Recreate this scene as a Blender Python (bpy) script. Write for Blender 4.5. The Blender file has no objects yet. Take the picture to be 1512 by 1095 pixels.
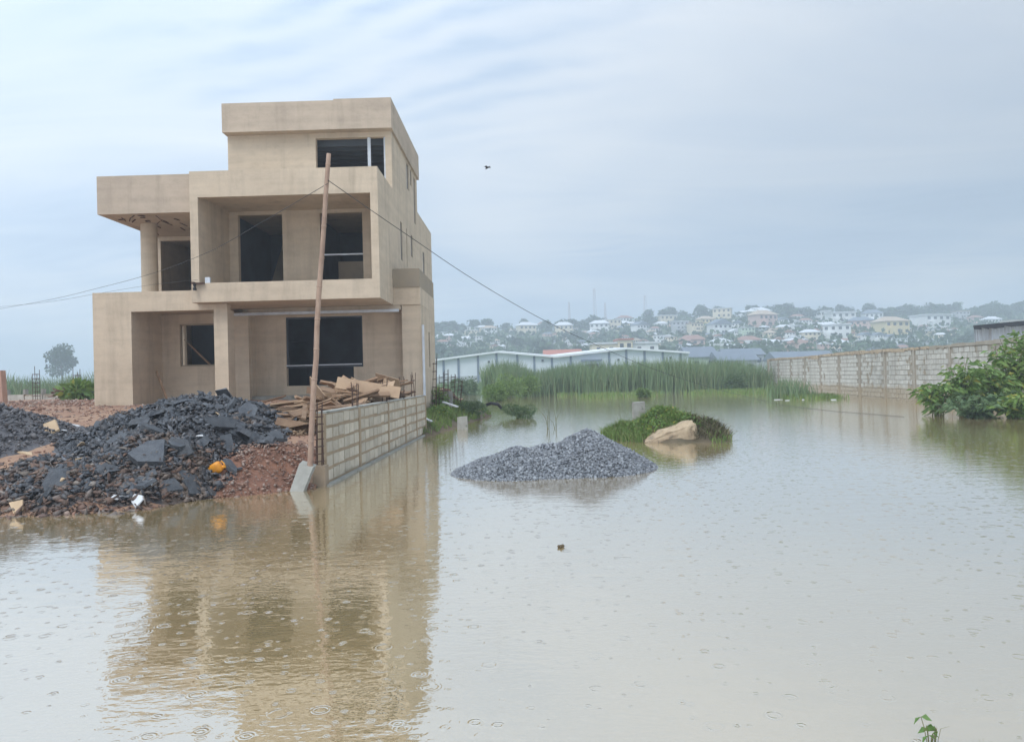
import bpy, math, random
import numpy as np
from mathutils import Vector, Matrix, noise as mn
random.seed(7); rng = np.random.default_rng(7)
scene = bpy.context.scene
col = scene.collection
# ------------------------------------------------------------------ camera
F, W, H = 1136.0, 1512.0, 1095.0
CAMH = 1.5; RHO = 0.025
yaw = math.atan(15 / F); pit = math.atan(8.5 / F)
_R0 = Vector((math.cos(yaw), math.sin(yaw), 0)); _f0 = Vector((-math.sin(yaw), math.cos(yaw), 0)); _U0 = Vector((0, 0, 1))
_fw = _f0 * math.cos(pit) + _U0 * math.sin(pit); _u0 = _U0 * math.cos(pit) - _f0 * math.sin(pit)
_rt = _R0 * math.cos(RHO) - _u0 * math.sin(RHO); _up = _u0 * math.cos(RHO) + _R0 * math.sin(RHO)
CAM = Vector((0, 0, CAMH))
cd = bpy.data.cameras.new('camera'); cam = bpy.data.objects.new('camera', cd); col.objects.link(cam)
cd.sensor_fit = 'HORIZONTAL'; cd.sensor_width = 36; cd.lens = F / W * 36; cd.clip_start = 0.05; cd.clip_end = 6000
m3 = Matrix((_rt, _up, -_fw)).transposed()
cam.matrix_world = Matrix.Translation(CAM) @ m3.to_4x4()
scene.camera = cam
def ray(px, py): return _fw + _rt * ((px - W / 2) / F) - _up * ((py - H / 2) / F)
def onY(px, py, Y): d = ray(px, py); return CAM + d * (Y / d.y)
def onZ(px, py, z=0.0): d = ray(px, py); return CAM + d * ((z - CAMH) / d.z)
def onPlan(px, py, a, b):            # vertical plane through plan points a, b
    d = ray(px, py); n = Vector((-(b[1] - a[1]), b[0] - a[0], 0))
    t = (n.x * a[0] + n.y * a[1]) / (n.x * d.x + n.y * d.y); return CAM + d * t
# ------------------------------------------------------------------ world, sun, exposure
BIGX, BIGY, UX, UY, UROT = 3.1, 1.7, 0.0, 0.0, 0.4
SUN_EL, SUN_AZ = math.radians(56), math.radians(205)     # azimuth clockwise from +Y
world = bpy.data.worlds.new('World'); scene.world = world; world.use_nodes = True
nt = world.node_tree; nt.nodes.clear()
def N(tree, typ, **kw):
    n = tree.nodes.new(typ)
    for k, v in kw.items():
        if k in ('op', 'operation'): n.operation = v
        elif k == 'bt': n.blend_type = v
        elif k == 'dt': n.data_type = v
        elif isinstance(k, str) and k.startswith('i_'): n.inputs[int(k[2:])].default_value = v
        else: setattr(n, k, v)
    return n
def math_(tree, op, a, b=None, c=None):
    n = tree.nodes.new('ShaderNodeMath'); n.operation = op
    for i, v in enumerate((a, b, c)):
        if v is None: continue
        if isinstance(v, (int, float)): n.inputs[i].default_value = v
        else: tree.links.new(v, n.inputs[i])
    return n.outputs[0]
def mixc(tree, fac, a, b, bt='MIX'):
    n = tree.nodes.new('ShaderNodeMix'); n.data_type = 'RGBA'; n.blend_type = bt
    for s, v in ((n.inputs[0], fac), (n.inputs[6], a), (n.inputs[7], b)):
        if isinstance(v, (int, float)): s.default_value = v
        elif isinstance(v, (tuple, list)): s.default_value = (*v[:3], 1)
        else: tree.links.new(v, s)
    return n.outputs[2]
def ramp(tree, fac, stops):
    n = tree.nodes.new('ShaderNodeValToRGB'); r = n.color_ramp
    while len(r.elements) < len(stops): r.elements.new(0.5)
    for e, (p, c) in zip(r.elements, stops):
        e.position = p; e.color = (c, c, c, 1) if isinstance(c, (int, float)) else (*c, 1)
    tree.links.new(fac, n.inputs[0]); return n.outputs[0]
def noise_(tree, vec, scale, detail=4, rough=0.55, dist=0.0):
    n = tree.nodes.new('ShaderNodeTexNoise'); n.inputs['Scale'].default_value = scale
    n.inputs['Detail'].default_value = detail; n.inputs['Roughness'].default_value = rough; n.inputs['Distortion'].default_value = dist
    if vec is not None: tree.links.new(vec, n.inputs['Vector'])
    return n.outputs[0]
def mapping_(tree, vec, scale=(1, 1, 1), rot=(0, 0, 0), loc=(0, 0, 0)):
    n = tree.nodes.new('ShaderNodeMapping'); n.inputs['Scale'].default_value = scale
    n.inputs['Rotation'].default_value = rot; n.inputs['Location'].default_value = loc
    tree.links.new(vec, n.inputs['Vector']); return n.outputs[0]
sky = nt.nodes.new('ShaderNodeTexSky'); sky.sky_type = 'NISHITA'; sky.sun_disc = False
sky.sun_elevation = SUN_EL; sky.sun_rotation = SUN_AZ; sky.air_density = 1.0; sky.dust_density = 2.0
tc = nt.nodes.new('ShaderNodeTexCoord'); sep = nt.nodes.new('ShaderNodeSeparateXYZ'); nt.links.new(tc.outputs['Generated'], sep.inputs[0])
zc = math_(nt, 'MAXIMUM', sep.outputs[2], 0.0)
den = math_(nt, 'ADD', zc, 0.10)
cmb = nt.nodes.new('ShaderNodeCombineXYZ')
nt.links.new(math_(nt, 'DIVIDE', sep.outputs[0], den), cmb.inputs[0]); nt.links.new(math_(nt, 'DIVIDE', sep.outputs[1], den), cmb.inputs[1])
big = noise_(nt, mapping_(nt, cmb.outputs[0], (0.42, 0.30, 1), (0, 0, 0.35), (BIGX, BIGY, 0)), 1.0, 3, 0.5, 0.6)
wav = noise_(nt, mapping_(nt, cmb.outputs[0], (0.5, 1.5, 1), (0, 0, 0.9), (0.4, 2.2, 0)), 1.2, 5, 0.55, 0.9)
und = nt.nodes.new('ShaderNodeTexWave'); und.wave_type = 'BANDS'; und.bands_direction = 'Y'; und.inputs['Scale'].default_value = 2.3
und.inputs['Distortion'].default_value = 9.0; und.inputs['Detail'].default_value = 3.0; und.inputs['Detail Scale'].default_value = 0.7
nt.links.new(mapping_(nt, cmb.outputs[0], (1, 1, 1), (0, 0, UROT), (0, 0, 0)), und.inputs['Vector'])
pat = ramp(nt, noise_(nt, mapping_(nt, cmb.outputs[0], (1, 1, 1), (0, 0, 0), (UX, UY, 0)), 0.75, 2, 0.5), [(0.50, 0.0), (0.66, 1.0)])
dp = nt.nodes.new('ShaderNodeVectorMath'); dp.operation = 'DISTANCE'; nt.links.new(cmb.outputs[0], dp.inputs[0]); dp.inputs[1].default_value = (-0.35, 1.75, 0)
bank_ = ramp(nt, dp.outputs['Value'], [(0.10, 1.0), (0.75, 0.0)])                      # one bank of undulating cloud
pat = math_(nt, 'ADD', math_(nt, 'MULTIPLY', pat, 0.35), bank_)
cl = math_(nt, 'ADD', math_(nt, 'MULTIPLY', big, 0.50), math_(nt, 'MULTIPLY', wav, 0.20))
cl = math_(nt, 'ADD', cl, 0.155)
cl = math_(nt, 'SUBTRACT', cl, math_(nt, 'MULTIPLY', math_(nt, 'MULTIPLY', und.outputs['Fac'], pat), math_(nt, 'MULTIPLY', ramp(nt, noise_(nt, mapping_(nt, cmb.outputs[0], (1.6, 3.2, 1), (0, 0, 0.4), (4.1, 0.6, 0)), 1.3, 4, 0.6), [(0.36, 0.15), (0.66, 1.0)]), 0.15)))
ccol = ramp(nt, cl, [(0.30, (3.1, 4.1, 5.5)), (0.46, (4.6, 5.6, 6.9)), (0.60, (6.7, 7.2, 7.75))])
grad = math_(nt, 'ADD', math_(nt, 'MULTIPLY', math_(nt, 'MULTIPLY', zc, zc), 1.5), 0.97)          # overcast luminance rises to the zenith
vm = nt.nodes.new('ShaderNodeVectorMath'); vm.operation = 'DOT_PRODUCT'; nt.links.new(tc.outputs['Generated'], vm.inputs[0])
vm.inputs[1].default_value = (-0.95, -0.3, 0.0)          # the rain front stands to the east, thinner cloud to the west
glow = math_(nt, 'ADD', math_(nt, 'MULTIPLY', vm.outputs['Value'], 0.50), 1.0)
gg = math_(nt, 'MULTIPLY', grad, glow)
gc = nt.nodes.new('ShaderNodeCombineXYZ')
for i in range(3): nt.links.new(gg, gc.inputs[i])
ccol = mixc(nt, 1.0, ccol, gc.outputs[0], 'MULTIPLY')
skycol = mixc(nt, 0.92, sky.outputs[0], ccol)
bg = nt.nodes.new('ShaderNodeBackground'); bg.inputs[1].default_value = 0.10; nt.links.new(skycol, bg.inputs[0])
wo = nt.nodes.new('ShaderNodeOutputWorld'); nt.links.new(bg.outputs[0], wo.inputs[0])
sd = bpy.data.lights.new('sun', 'SUN'); sd.energy = 1.3; sd.angle = math.radians(25); sd.color = (1, 0.96, 0.9)
sun = bpy.data.objects.new('sun', sd); col.objects.link(sun)
sdir = Vector((math.sin(SUN_AZ) * math.cos(SUN_EL), math.cos(SUN_AZ) * math.cos(SUN_EL), math.sin(SUN_EL)))
sun.rotation_euler = (-sdir).to_track_quat('-Z', 'Y').to_euler(); sun.location = (0, -20, 60)
vs = scene.view_settings; vs.view_transform = 'Standard'; vs.look = 'None'; vs.gamma = 1; vs.exposure = 0.42; vs.use_curve_mapping = False
scene.render.engine = 'CYCLES'
scene.cycles.max_bounces = 6; scene.cycles.volume_bounces = 1; scene.cycles.use_denoising = True
# ------------------------------------------------------------------ helpers
class MB:
    def __init__(s): s.v = []; s.f = []
    def quadbox(s, P):
        b = len(s.v); s.v += P
        s.f += [[b + i for i in q] for q in ((0, 3, 2, 1), (4, 5, 6, 7), (0, 1, 5, 4), (1, 2, 6, 5), (2, 3, 7, 6), (3, 0, 4, 7))]
        return s
    def box(s, x0, x1, y0, y1, z0, z1):
        return s.quadbox([(x0, y0, z0), (x1, y0, z0), (x1, y1, z0), (x0, y1, z0), (x0, y0, z1), (x1, y0, z1), (x1, y1, z1), (x0, y1, z1)])
    def obox(s, c, X, Y, Z):          # centre and half axes
        c = Vector(c); X = Vector(X); Y = Vector(Y); Z = Vector(Z)
        return s.quadbox([tuple(c + X * a + Y * b + Z * d) for d in (-1, 1) for a, b in ((-1, -1), (1, -1), (1, 1), (-1, 1))])
    def tube(s, pts, r, n=6, cap=True):
        pts = [Vector(p) for p in pts]
        if not isinstance(r, (list, tuple)): r = [r] * len(pts)
        b = len(s.v)
        for i, p in enumerate(pts):
            d = (pts[min(i + 1, len(pts) - 1)] - pts[max(i - 1, 0)]).normalized()
            a = d.cross(Vector((0, 0, 1)) if abs(d.z) < .9 else Vector((1, 0, 0))).normalized(); c = d.cross(a)
            for k in range(n):
                t = 2 * math.pi * k / n; s.v.append(tuple(p + (a * math.cos(t) + c * math.sin(t)) * r[i]))
        for i in range(len(pts) - 1):
            for k in range(n):
                k2 = (k + 1) % n; s.f.append([b + i * n + k, b + i * n + k2, b + (i + 1) * n + k2, b + (i + 1) * n + k])
        if cap:
            s.f.append([b + k for k in range(n)][::-1]); e = b + (len(pts) - 1) * n; s.f.append([e + k for k in range(n)])
        return s
    def prism(s, poly, a, b, axis='y'):   # polygon in the other two coordinates, extruded along axis
        n = len(poly); o = len(s.v)
        for t in (a, b):
            for p in poly:
                s.v.append((p[0], t, p[1]) if axis == 'y' else ((t, p[0], p[1]) if axis == 'x' else (p[0], p[1], t)))
        s.f.append(list(range(o, o + n))); s.f.append(list(range(o + n, o + 2 * n))[::-1])
        for i in range(n): j = (i + 1) % n; s.f.append([o + i, o + n + i, o + n + j, o + j])
        return s
    def panel(s, a0, a1, z0, z1, t0, t1, holes=(), axis='y'):   # wall with rectangular openings, thickness t0..t1 along axis
        A = sorted({a0, a1, *[min(max(v, a0), a1) for h in holes for v in h[:2]]}); Z = sorted({z0, z1, *[min(max(v, z0), z1) for h in holes for v in h[2:]]})
        na, nz = len(A) - 1, len(Z) - 1
        solid = [[not any(h[0] - 1e-6 <= A[i] and A[i + 1] <= h[1] + 1e-6 and h[2] - 1e-6 <= Z[j] and Z[j + 1] <= h[3] + 1e-6 for h in holes) for j in range(nz)] for i in range(na)]
        idx = {}
        def V(a, z, t):
            k = (a, z, t)
            if k not in idx:
                idx[k] = len(s.v); s.v.append((a, t, z) if axis == 'y' else (t, a, z))
            return idx[k]
        S = lambda i, j: 0 <= i < na and 0 <= j < nz and solid[i][j]
        for i in range(na):
            for j in range(nz):
                if not solid[i][j]: continue
                p = [(A[i], Z[j]), (A[i + 1], Z[j]), (A[i + 1], Z[j + 1]), (A[i], Z[j + 1])]
                s.f.append([V(*q, t0) for q in p]); s.f.append([V(*q, t1) for q in p[::-1]])
                for (di, dj), (u, w) in (((0, -1), (0, 1)), ((1, 0), (1, 2)), ((0, 1), (2, 3)), ((-1, 0), (3, 0))):
                    if not S(i + di, j + dj): s.f.append([V(*p[u], t0), V(*p[u], t1), V(*p[w], t1), V(*p[w], t0)])
        return s
    def mesh(s, name, smooth=False):
        m = bpy.data.meshes.new(name); m.from_pydata(s.v, [], s.f); m.update()
        if smooth: m.polygons.foreach_set('use_smooth', [True] * len(m.polygons))
        return m
def npmesh(name, v, f, smooth=False):
    v = np.asarray(v, np.float32).reshape(-1, 3); f = np.asarray(f, np.int32); k = f.shape[1]
    m = bpy.data.meshes.new(name); m.vertices.add(len(v)); m.vertices.foreach_set('co', v.ravel())
    m.loops.add(f.size); m.loops.foreach_set('vertex_index', f.ravel())
    m.polygons.add(len(f)); m.polygons.foreach_set('loop_start', np.arange(0, f.size, k, dtype=np.int32))
    if smooth: m.polygons.foreach_set('use_smooth', np.ones(len(f), bool))
    m.update(calc_edges=True); return m
def tag(o, label=None, cat=None, group=None, kind=None):
    for k, v in (('label', label), ('category', cat), ('group', group), ('kind', kind)):
        if v: o[k] = v
    if cat and not kind: o['kind'] = 'thing'
    return o
def ob(name, mesh, mat, parent=None, loc=None, smooth=False):
    if isinstance(mesh, MB): mesh = mesh.mesh(name, smooth)
    o = bpy.data.objects.new(name, mesh); col.objects.link(o)
    if mat is not None and not mesh.materials: mesh.materials.append(mat)
    if parent is not None:
        o.parent = parent
        if loc is None: 
            q = parent
            tot = Vector((0, 0, 0))
            while q is not None: tot += q.location; q = q.parent
            o.location = -tot
    if loc is not None: o.location = loc
    return o
def thing(name, loc, label=None, cat=None, group=None):
    o = bpy.data.objects.new(name, None); col.objects.link(o); o.location = loc; o.empty_display_size = 0.3
    return tag(o, label, cat, group)
def copy_tree(o, parent=None, kids=None):
    c = o.copy(); col.objects.link(c); c.parent = parent
    for ch in KIDS.get(o.name, []): copy_tree(ch, c)
    return c
KIDS = {}
def kid(parent, o): KIDS.setdefault(parent.name, []).append(o); return o
def fbm(x, y, s=1.0, o=4, z=0.0): return mn.fractal(Vector((x * s, y * s, z)), 1.0, 2.0, o)
def sstep(a, b, x): t = min(max((x - a) / (b - a), 0), 1); return t * t * (3 - 2 * t)
# ------------------------------------------------------------------ materials
def mat(name, c1, c2=None, scale=3.0, rough=0.85, bump=0.0, bscale=20.0, island=None, objr=0.0, spec=0.3, streak=None, spots=None, tide=None, trans=0.0):
    m = bpy.data.materials.new(name); m.use_nodes = True; t = m.node_tree; b = t.nodes['Principled BSDF']
    b.inputs['Roughness'].default_value = rough; b.inputs['Specular IOR Level'].default_value = spec
    tco = t.nodes.new('ShaderNodeNewGeometry'); vec = tco.outputs['Position']
    c2 = c2 or tuple(x * .75 for x in c1)
    fac = ramp(t, noise_(t, vec, scale, 6, 0.62), [(0.32, 0.0), (0.68, 1.0)])
    c = mixc(t, fac, c1, c2)
    if island:                                                # list of colours picked per loose piece
        gi = t.nodes.new('ShaderNodeNewGeometry')
        r = ramp(t, gi.outputs['Random Per Island'], [(i / max(1, len(island) - 1), cc) for i, cc in enumerate(island)])
        c = mixc(t, 0.72, c, r)
    if objr:
        oi = t.nodes.new('ShaderNodeObjectInfo')
        k = math_(t, 'ADD', math_(t, 'MULTIPLY', oi.outputs['Random'], objr), 1 - objr * .55)
        cc = t.nodes.new('ShaderNodeCombineXYZ')
        for i in range(3): t.links.new(k, cc.inputs[i])
        c = mixc(t, 1.0, c, cc.outputs[0], 'MULTIPLY')
    if streak:                                                # rain streaks running down
        s = noise_(t, mapping_(t, vec, (1.6, 1.6, 0.16)), streak[1], 5, 0.65)
        c = mixc(t, math_(t, 'MULTIPLY', ramp(t, s, [(0.50, 0.0), (0.72, 1.0)]), streak[2]), c, streak[0])
    if spots:
        s = noise_(t, vec, spots[1], 3, 0.7)
        c = mixc(t, ramp(t, s, [(spots[2], 0.0), (spots[2] + .06, 1.0)]), c, spots[0])
    if tide:                                                  # flood stain: silt up to an uneven height
        sp = t.nodes.new('ShaderNodeSeparateXYZ'); t.links.new(vec, sp.inputs[0])
        hz = math_(t, 'ADD', sp.outputs[2], math_(t, 'MULTIPLY', noise_(t, vec, 1.3, 4), 0.5))
        c = mixc(t, ramp(t, math_(t, 'DIVIDE', hz, tide[1] * 2), [(0.42, 0.8), (0.55, 0.0)]), c, tide[0])
    t.links.new(c, b.inputs['Base Color'])
    if bump:
        bn = t.nodes.new('ShaderNodeBump'); bn.inputs['Strength'].default_value = bump; bn.inputs['Distance'].default_value = 0.02
        t.links.new(noise_(t, vec, bscale, 6, 0.65), bn.inputs['Height']); t.links.new(bn.outputs[0], b.inputs['Normal'])
    if trans:
        tr = t.nodes.new('ShaderNodeBsdfTranslucent'); t.links.new(c, tr.inputs[0]); mx = t.nodes.new('ShaderNodeMixShader')
        mx.inputs[0].default_value = trans; t.links.new(b.outputs[0], mx.inputs[1]); t.links.new(tr.outputs[0], mx.inputs[2])
        t.links.new(mx.outputs[0], t.nodes['Material Output'].inputs[0])
    return m
def plaster_mat(name='sand_cement_plaster', ca=(.60, .49, .365), cb=(.54, .435, .32)):
    m = mat(name, ca, cb, .9, .93, 0, 26, streak=((.29, .235, .175), 1.25, .45), tide=((.27, .20, .135), .95))
    t = m.node_tree; b = t.nodes['Principled BSDF']; ge = t.nodes.new('ShaderNodeNewGeometry'); vec = ge.outputs['Position']
    c = b.inputs['Base Color'].links[0].from_socket
    mott = ramp(t, noise_(t, mapping_(t, vec, (1, 1, 1.7), (0, 0, 0), (7, 3, 1)), 2.6, 8, .72), [(.30, .88), (.50, 1.0), (.72, 1.06)])       # trowel mottling
    c = mixc(t, .9, c, mott, 'MULTIPLY')
    lift = ramp(t, noise_(t, mapping_(t, vec, (.12, .12, 2.4)), 1.7, 3, .5), [(.40, .93), (.60, 1.03)])                 # horizontal lifts of the render
    c = mixc(t, .75, c, lift, 'MULTIPLY')
    gr = ramp(t, noise_(t, vec, 60, 3, .7), [(.30, .86), (.70, 1.1)])
    c = mixc(t, .6, c, gr, 'MULTIPLY')
    t.links.new(c, b.inputs['Base Color'])
    bn = t.nodes.new('ShaderNodeBump'); bn.inputs['Strength'].default_value = .6; bn.inputs['Distance'].default_value = .03
    t.links.new(math_(t, 'ADD', noise_(t, vec, 2.2, 4, .6), math_(t, 'MULTIPLY', noise_(t, vec, 30, 5, .7), .35)), bn.inputs['Height']); t.links.new(bn.outputs[0], b.inputs['Normal'])
    return m
PLASTER = plaster_mat()
FASCIA = plaster_mat('grey_fascia_plaster', (.52, .42, .32), (.44, .355, .275))
PLASTER2 = mat('dark_patched_plaster', (.29, .245, .19), (.36, .29, .205), 1.6, .95, .5, 24)
CONC = mat('weathered_concrete', (.36, .35, .31), (.25, .24, .21), 3, .9, .5, 18, spots=((.16, .17, .13), 5, .62))
BLOCK = mat('sandcrete_block', (.56, .50, .40), (.46, .40, .31), 7, .95, .5, 40, objr=.28, tide=((.30, .26, .19), .28))
BLOCKR = mat('weathered_block', (.54, .52, .46), (.45, .42, .36), 3, .95, .5, 30, objr=.22, tide=((.36, .285, .19), .85), spots=((.33, .28, .21), 1.1, .58), streak=((.24, .21, .17), 1.4, .55))
MORTAR = mat('brown_mortar', (.42, .325, .22), (.33, .25, .165), 4, .95, .6, 30)
MORTARR = mat('grey_mortar', (.38, .34, .28), (.30, .26, .20), 2, .95, .6, 20, tide=((.33, .26, .17), .85))
COPING = mat('stained_coping', (.50, .40, .28), (.34, .26, .18), 2.0, .95, .6, 14, spots=((.16, .13, .10), 2.5, .60))
DARKIN = mat('shade_toned_interior', (.10, .12, .14), (.08, .09, .105), 1.5, .95)  # cement grey darkened and blued, room shade put into the colour
METAL = mat('painted_steel_trim', (.62, .66, .70), (.48, .50, .53), 4, .5, spec=.5)
RUST = mat('rusty_rebar', (.11, .06, .04), (.06, .04, .035), 20, .8)
BAMBOO = mat('dry_bamboo', (.40, .28, .205), (.29, .19, .14), 5, .7, .3, 30, streak=((.17, .11, .09), 6, .5))
WOOD = mat('bare_scrap_wood', (.34, .22, .135), (.22, .135, .085), 3, .85, .4, 18, objr=.45, streak=((.17, .11, .07), 3, .4))
PLY = mat('weathered_plywood', (.42, .29, .185), (.29, .19, .12), 2.5, .8, .3, 12, objr=.4)
ASPH = mat('broken_asphalt', (.036, .040, .048), (.088, .092, .098), 7, .5, .9, 45, objr=.5, spec=.5)
ASPHB = mat('asphalt_crumb', (.040, .045, .054), (.085, .085, .088), 6, .5, .6, 30, spec=.5, island=[(.03, .034, .042), (.07, .075, .085), (.045, .05, .06), (.20, .20, .21), (.04, .045, .055), (.055, .06, .07), (.12, .10, .09), (.03, .033, .04)], spots=((.15, .11, .085), 1.3, .56))
CRUMBG = mat('grey_asphalt_crumb', (.10, .10, .11), (.15, .135, .13), 3, .6, 1.0, 30, island=[(.07, .07, .08), (.15, .15, .16), (.10, .095, .10), (.22, .21, .21), (.12, .095, .085)])
MIXR = mat('mixed_rubble', (.15, .11, .09), (.10, .08, .07), 3, .9, .8, 20, island=[(.06, .06, .07), (.22, .14, .10), (.14, .09, .075), (.33, .29, .25), (.10, .075, .065), (.26, .16, .115), (.20, .12, .09)])
REDSOIL = mat('red_laterite_soil', (.27, .135, .085), (.19, .095, .065), 2.2, .95, 1.0, 22, spots=((.36, .26, .19), 6, .62))
SOIL = mat('wet_compound_soil', (.25, .135, .09), (.36, .23, .15), .55, .95, .9, 14, spots=((.17, .10, .075), 3.5, .60))
STONEBIT = mat('rubble_bits', (.3, .2, .15), (.2, .13, .1), 5, .9, 0, island=[(.22, .11, .075), (.30, .17, .12), (.40, .33, .28), (.16, .09, .07), (.26, .15, .11)])
GRAVEL = mat('crushed_granite', (.20, .21, .225), (.12, .13, .14), 8, .8, 0, island=[(.10, .107, .117), (.36, .375, .39), (.17, .18, .195), (.26, .27, .29), (.07, .075, .085), (.46, .47, .48)], spec=.4)
SANDROCK = mat('sandstone_boulder', (.50, .39, .26), (.34, .25, .165), 5, .9, 1.0, 16, spots=((.24, .19, .13), 5, .58))
GRASS = mat('grass_blades', (.15, .23, .06), (.10, .17, .05), 2, .7, island=[(.10, .17, .045), (.20, .30, .065), (.15, .24, .06), (.29, .31, .11), (.11, .19, .05), (.26, .22, .11)], trans=.25)
REED = mat('tall_reeds', (.18, .26, .12), (.12, .20, .10), .13, .7, island=[(.12, .19, .10), (.20, .28, .13), (.16, .235, .11), (.27, .29, .15), (.13, .21, .11)], trans=.2)
REEDP = mat('pale_waterside_shrub', (.17, .25, .07), (.12, .19, .06), .5, .7, island=[(.11, .18, .05), (.22, .31, .08), (.15, .24, .07)], trans=.25)
LEAF = mat('broad_leaves', (.12, .21, .05), (.08, .15, .04), 2, .55, island=[(.08, .15, .04), (.20, .31, .07), (.14, .24, .055), (.28, .38, .10), (.11, .20, .05), (.22, .32, .07), (.17, .27, .06), (.48, .40, .06)], spec=.4, trans=.25)
LEAFD = mat('grey_green_leaves', (.11, .17, .075), (.08, .13, .06), 2, .6, island=[(.06, .11, .05), (.14, .21, .09), (.10, .16, .07), (.19, .25, .12)], trans=.2)
TREEG = mat('tree_foliage', (.05, .095, .04), (.03, .065, .03), .4, .75, island=[(.022, .05, .022), (.08, .13, .045), (.045, .085, .035)], objr=.5, trans=.15)
BARK = mat('bark', (.14, .10, .07), (.09, .065, .05), 6, .9)
STEM = mat('plant_stems', (.17, .16, .07), (.11, .12, .05), 6, .8)
MUD = mat('muddy_bed', (.16, .12, .07), (.12, .09, .055), .5, .9)
HILLG = mat('hill_scrub', (.07, .11, .045), (.10, .115, .06), .05, .95, spots=((.20, .17, .12), .09, .62))
FIELD = mat('far_field', (.09, .14, .05), (.13, .17, .07), .06, .95)
WHITE = mat('white_scrap', (.66, .66, .66), (.5, .5, .5), 6, .6, objr=.25)
CARD = mat('cardboard_scrap', (.55, .40, .25), (.45, .32, .2), 5, .85, objr=.3)
YELLOW = mat('yellow_plastic', (.80, .33, .02), (.62, .24, .02), 6, .45, spec=.5)
BLACKP = mat('black_plastic', (.02, .022, .025), (.03, .03, .03), 6, .5)
WIREM = mat('cable', (.05, .055, .06), (.06, .06, .06), 6, .6)
WHW = mat('warehouse_cladding', (.66, .70, .74), (.58, .62, .66), .3, .7)
WHR = mat('warehouse_roof', (.78, .80, .82), (.70, .72, .74), .3, .5)
WHP = mat('warehouse_pilaster', (.16, .20, .27), (.14, .18, .24), .3, .8)
WHB = mat('warehouse_plinth', (.40, .42, .42), (.34, .36, .36), .3, .9)
GLASSD = mat('dark_window_slit_shade', (.03, .04, .05), (.04, .05, .06), 1, .2, spec=.6)  # window glass; also the dark sheets standing in for shade in the slits
REDROOF = mat('red_sheet_roof', (.42, .16, .11), (.36, .14, .10), .5, .7)
SHEET = mat('corrugated_sheet', (.50, .53, .56), (.38, .40, .42), 1.2, .5, spec=.5, streak=((.20, .15, .12), 2, .6))
DARKROOF = mat('tarred_roof_edge', (.022, .026, .032), (.04, .042, .045), 2, .8)
BIRDM = mat('dark_feathers', (.05, .05, .05), (.03, .03, .03), 6, .8)
# ------------------------------------------------------------------ ground, water, haze
def hcrest(x):
    pts = [(-320, 0), (-200, 4), (-110, 30), (-60, 37), (-20, 37), (30, 35), (60, 38), (95, 40), (150, 43), (175, 42), (210, 39), (250, 40), (290, 40), (340, 38), (420, 36), (700, 28), (1200, 20)]
    for (a, ha), (b, hb) in zip(pts, pts[1:]):
        if a <= x <= b: return ha + (hb - ha) * (x - a) / (b - a)
    return 0 if x < 0 else 20
def hillz(x, y):
    t = (y - 230) / 290
    if t <= 0: return 0.12 + 0.0 * x
    hh = hcrest(x) - 3.0
    z = hh * (min(t, 1) ** 1.1) - max(0, t - 1) * 10 + fbm(x, y, .02, 3) * 2.2 * min(1, t * 3)
    return max(0.12, z) if t < 1.5 else z
def ground():
    xs = np.concatenate([np.linspace(-3000, -400, 14), np.linspace(-380, 600, 110), np.linspace(650, 3000, 14)])
    ys = np.concatenate([[-300, -100, -20], np.linspace(0, 90, 46), np.linspace(100, 220, 14), np.linspace(230, 560, 56), np.linspace(600, 3000, 10)])
    v = []
    for y in ys:
        for x in xs:
            if y < 56: z = -0.55
            elif y < 230: z = -0.55 + .70 * sstep(58, 70, y + 4 * fbm(x, y, .06, 2)) + .05 * fbm(x, y, .3, 2)
            elif y <= 560: z = hillz(x, y)
            else: z = max(-8, hillz(x, 560) * max(0, 1 - (y - 560) / 300) - (y - 560) * .002)
            v.append((x, y, z))
    nx, ny = len(xs), len(ys)
    f = [[j * nx + i, j * nx + i + 1, (j + 1) * nx + i + 1, (j + 1) * nx + i] for j in range(ny - 1) for i in range(nx - 1)]
    me = npmesh('ground', v, f, True)
    me.materials.append(MUD); me.materials.append(FIELD); me.materials.append(HILLG)
    cy = np.array([(ys[j] + ys[j + 1]) / 2 for j in range(ny - 1) for i in range(nx - 1)])
    me.polygons.foreach_set('material_index', np.where(cy < 60, 0, np.where(cy < 235, 1, 2)).astype(np.int32))
    tag(ob('ground', me, None), kind='structure')
ground()
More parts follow.
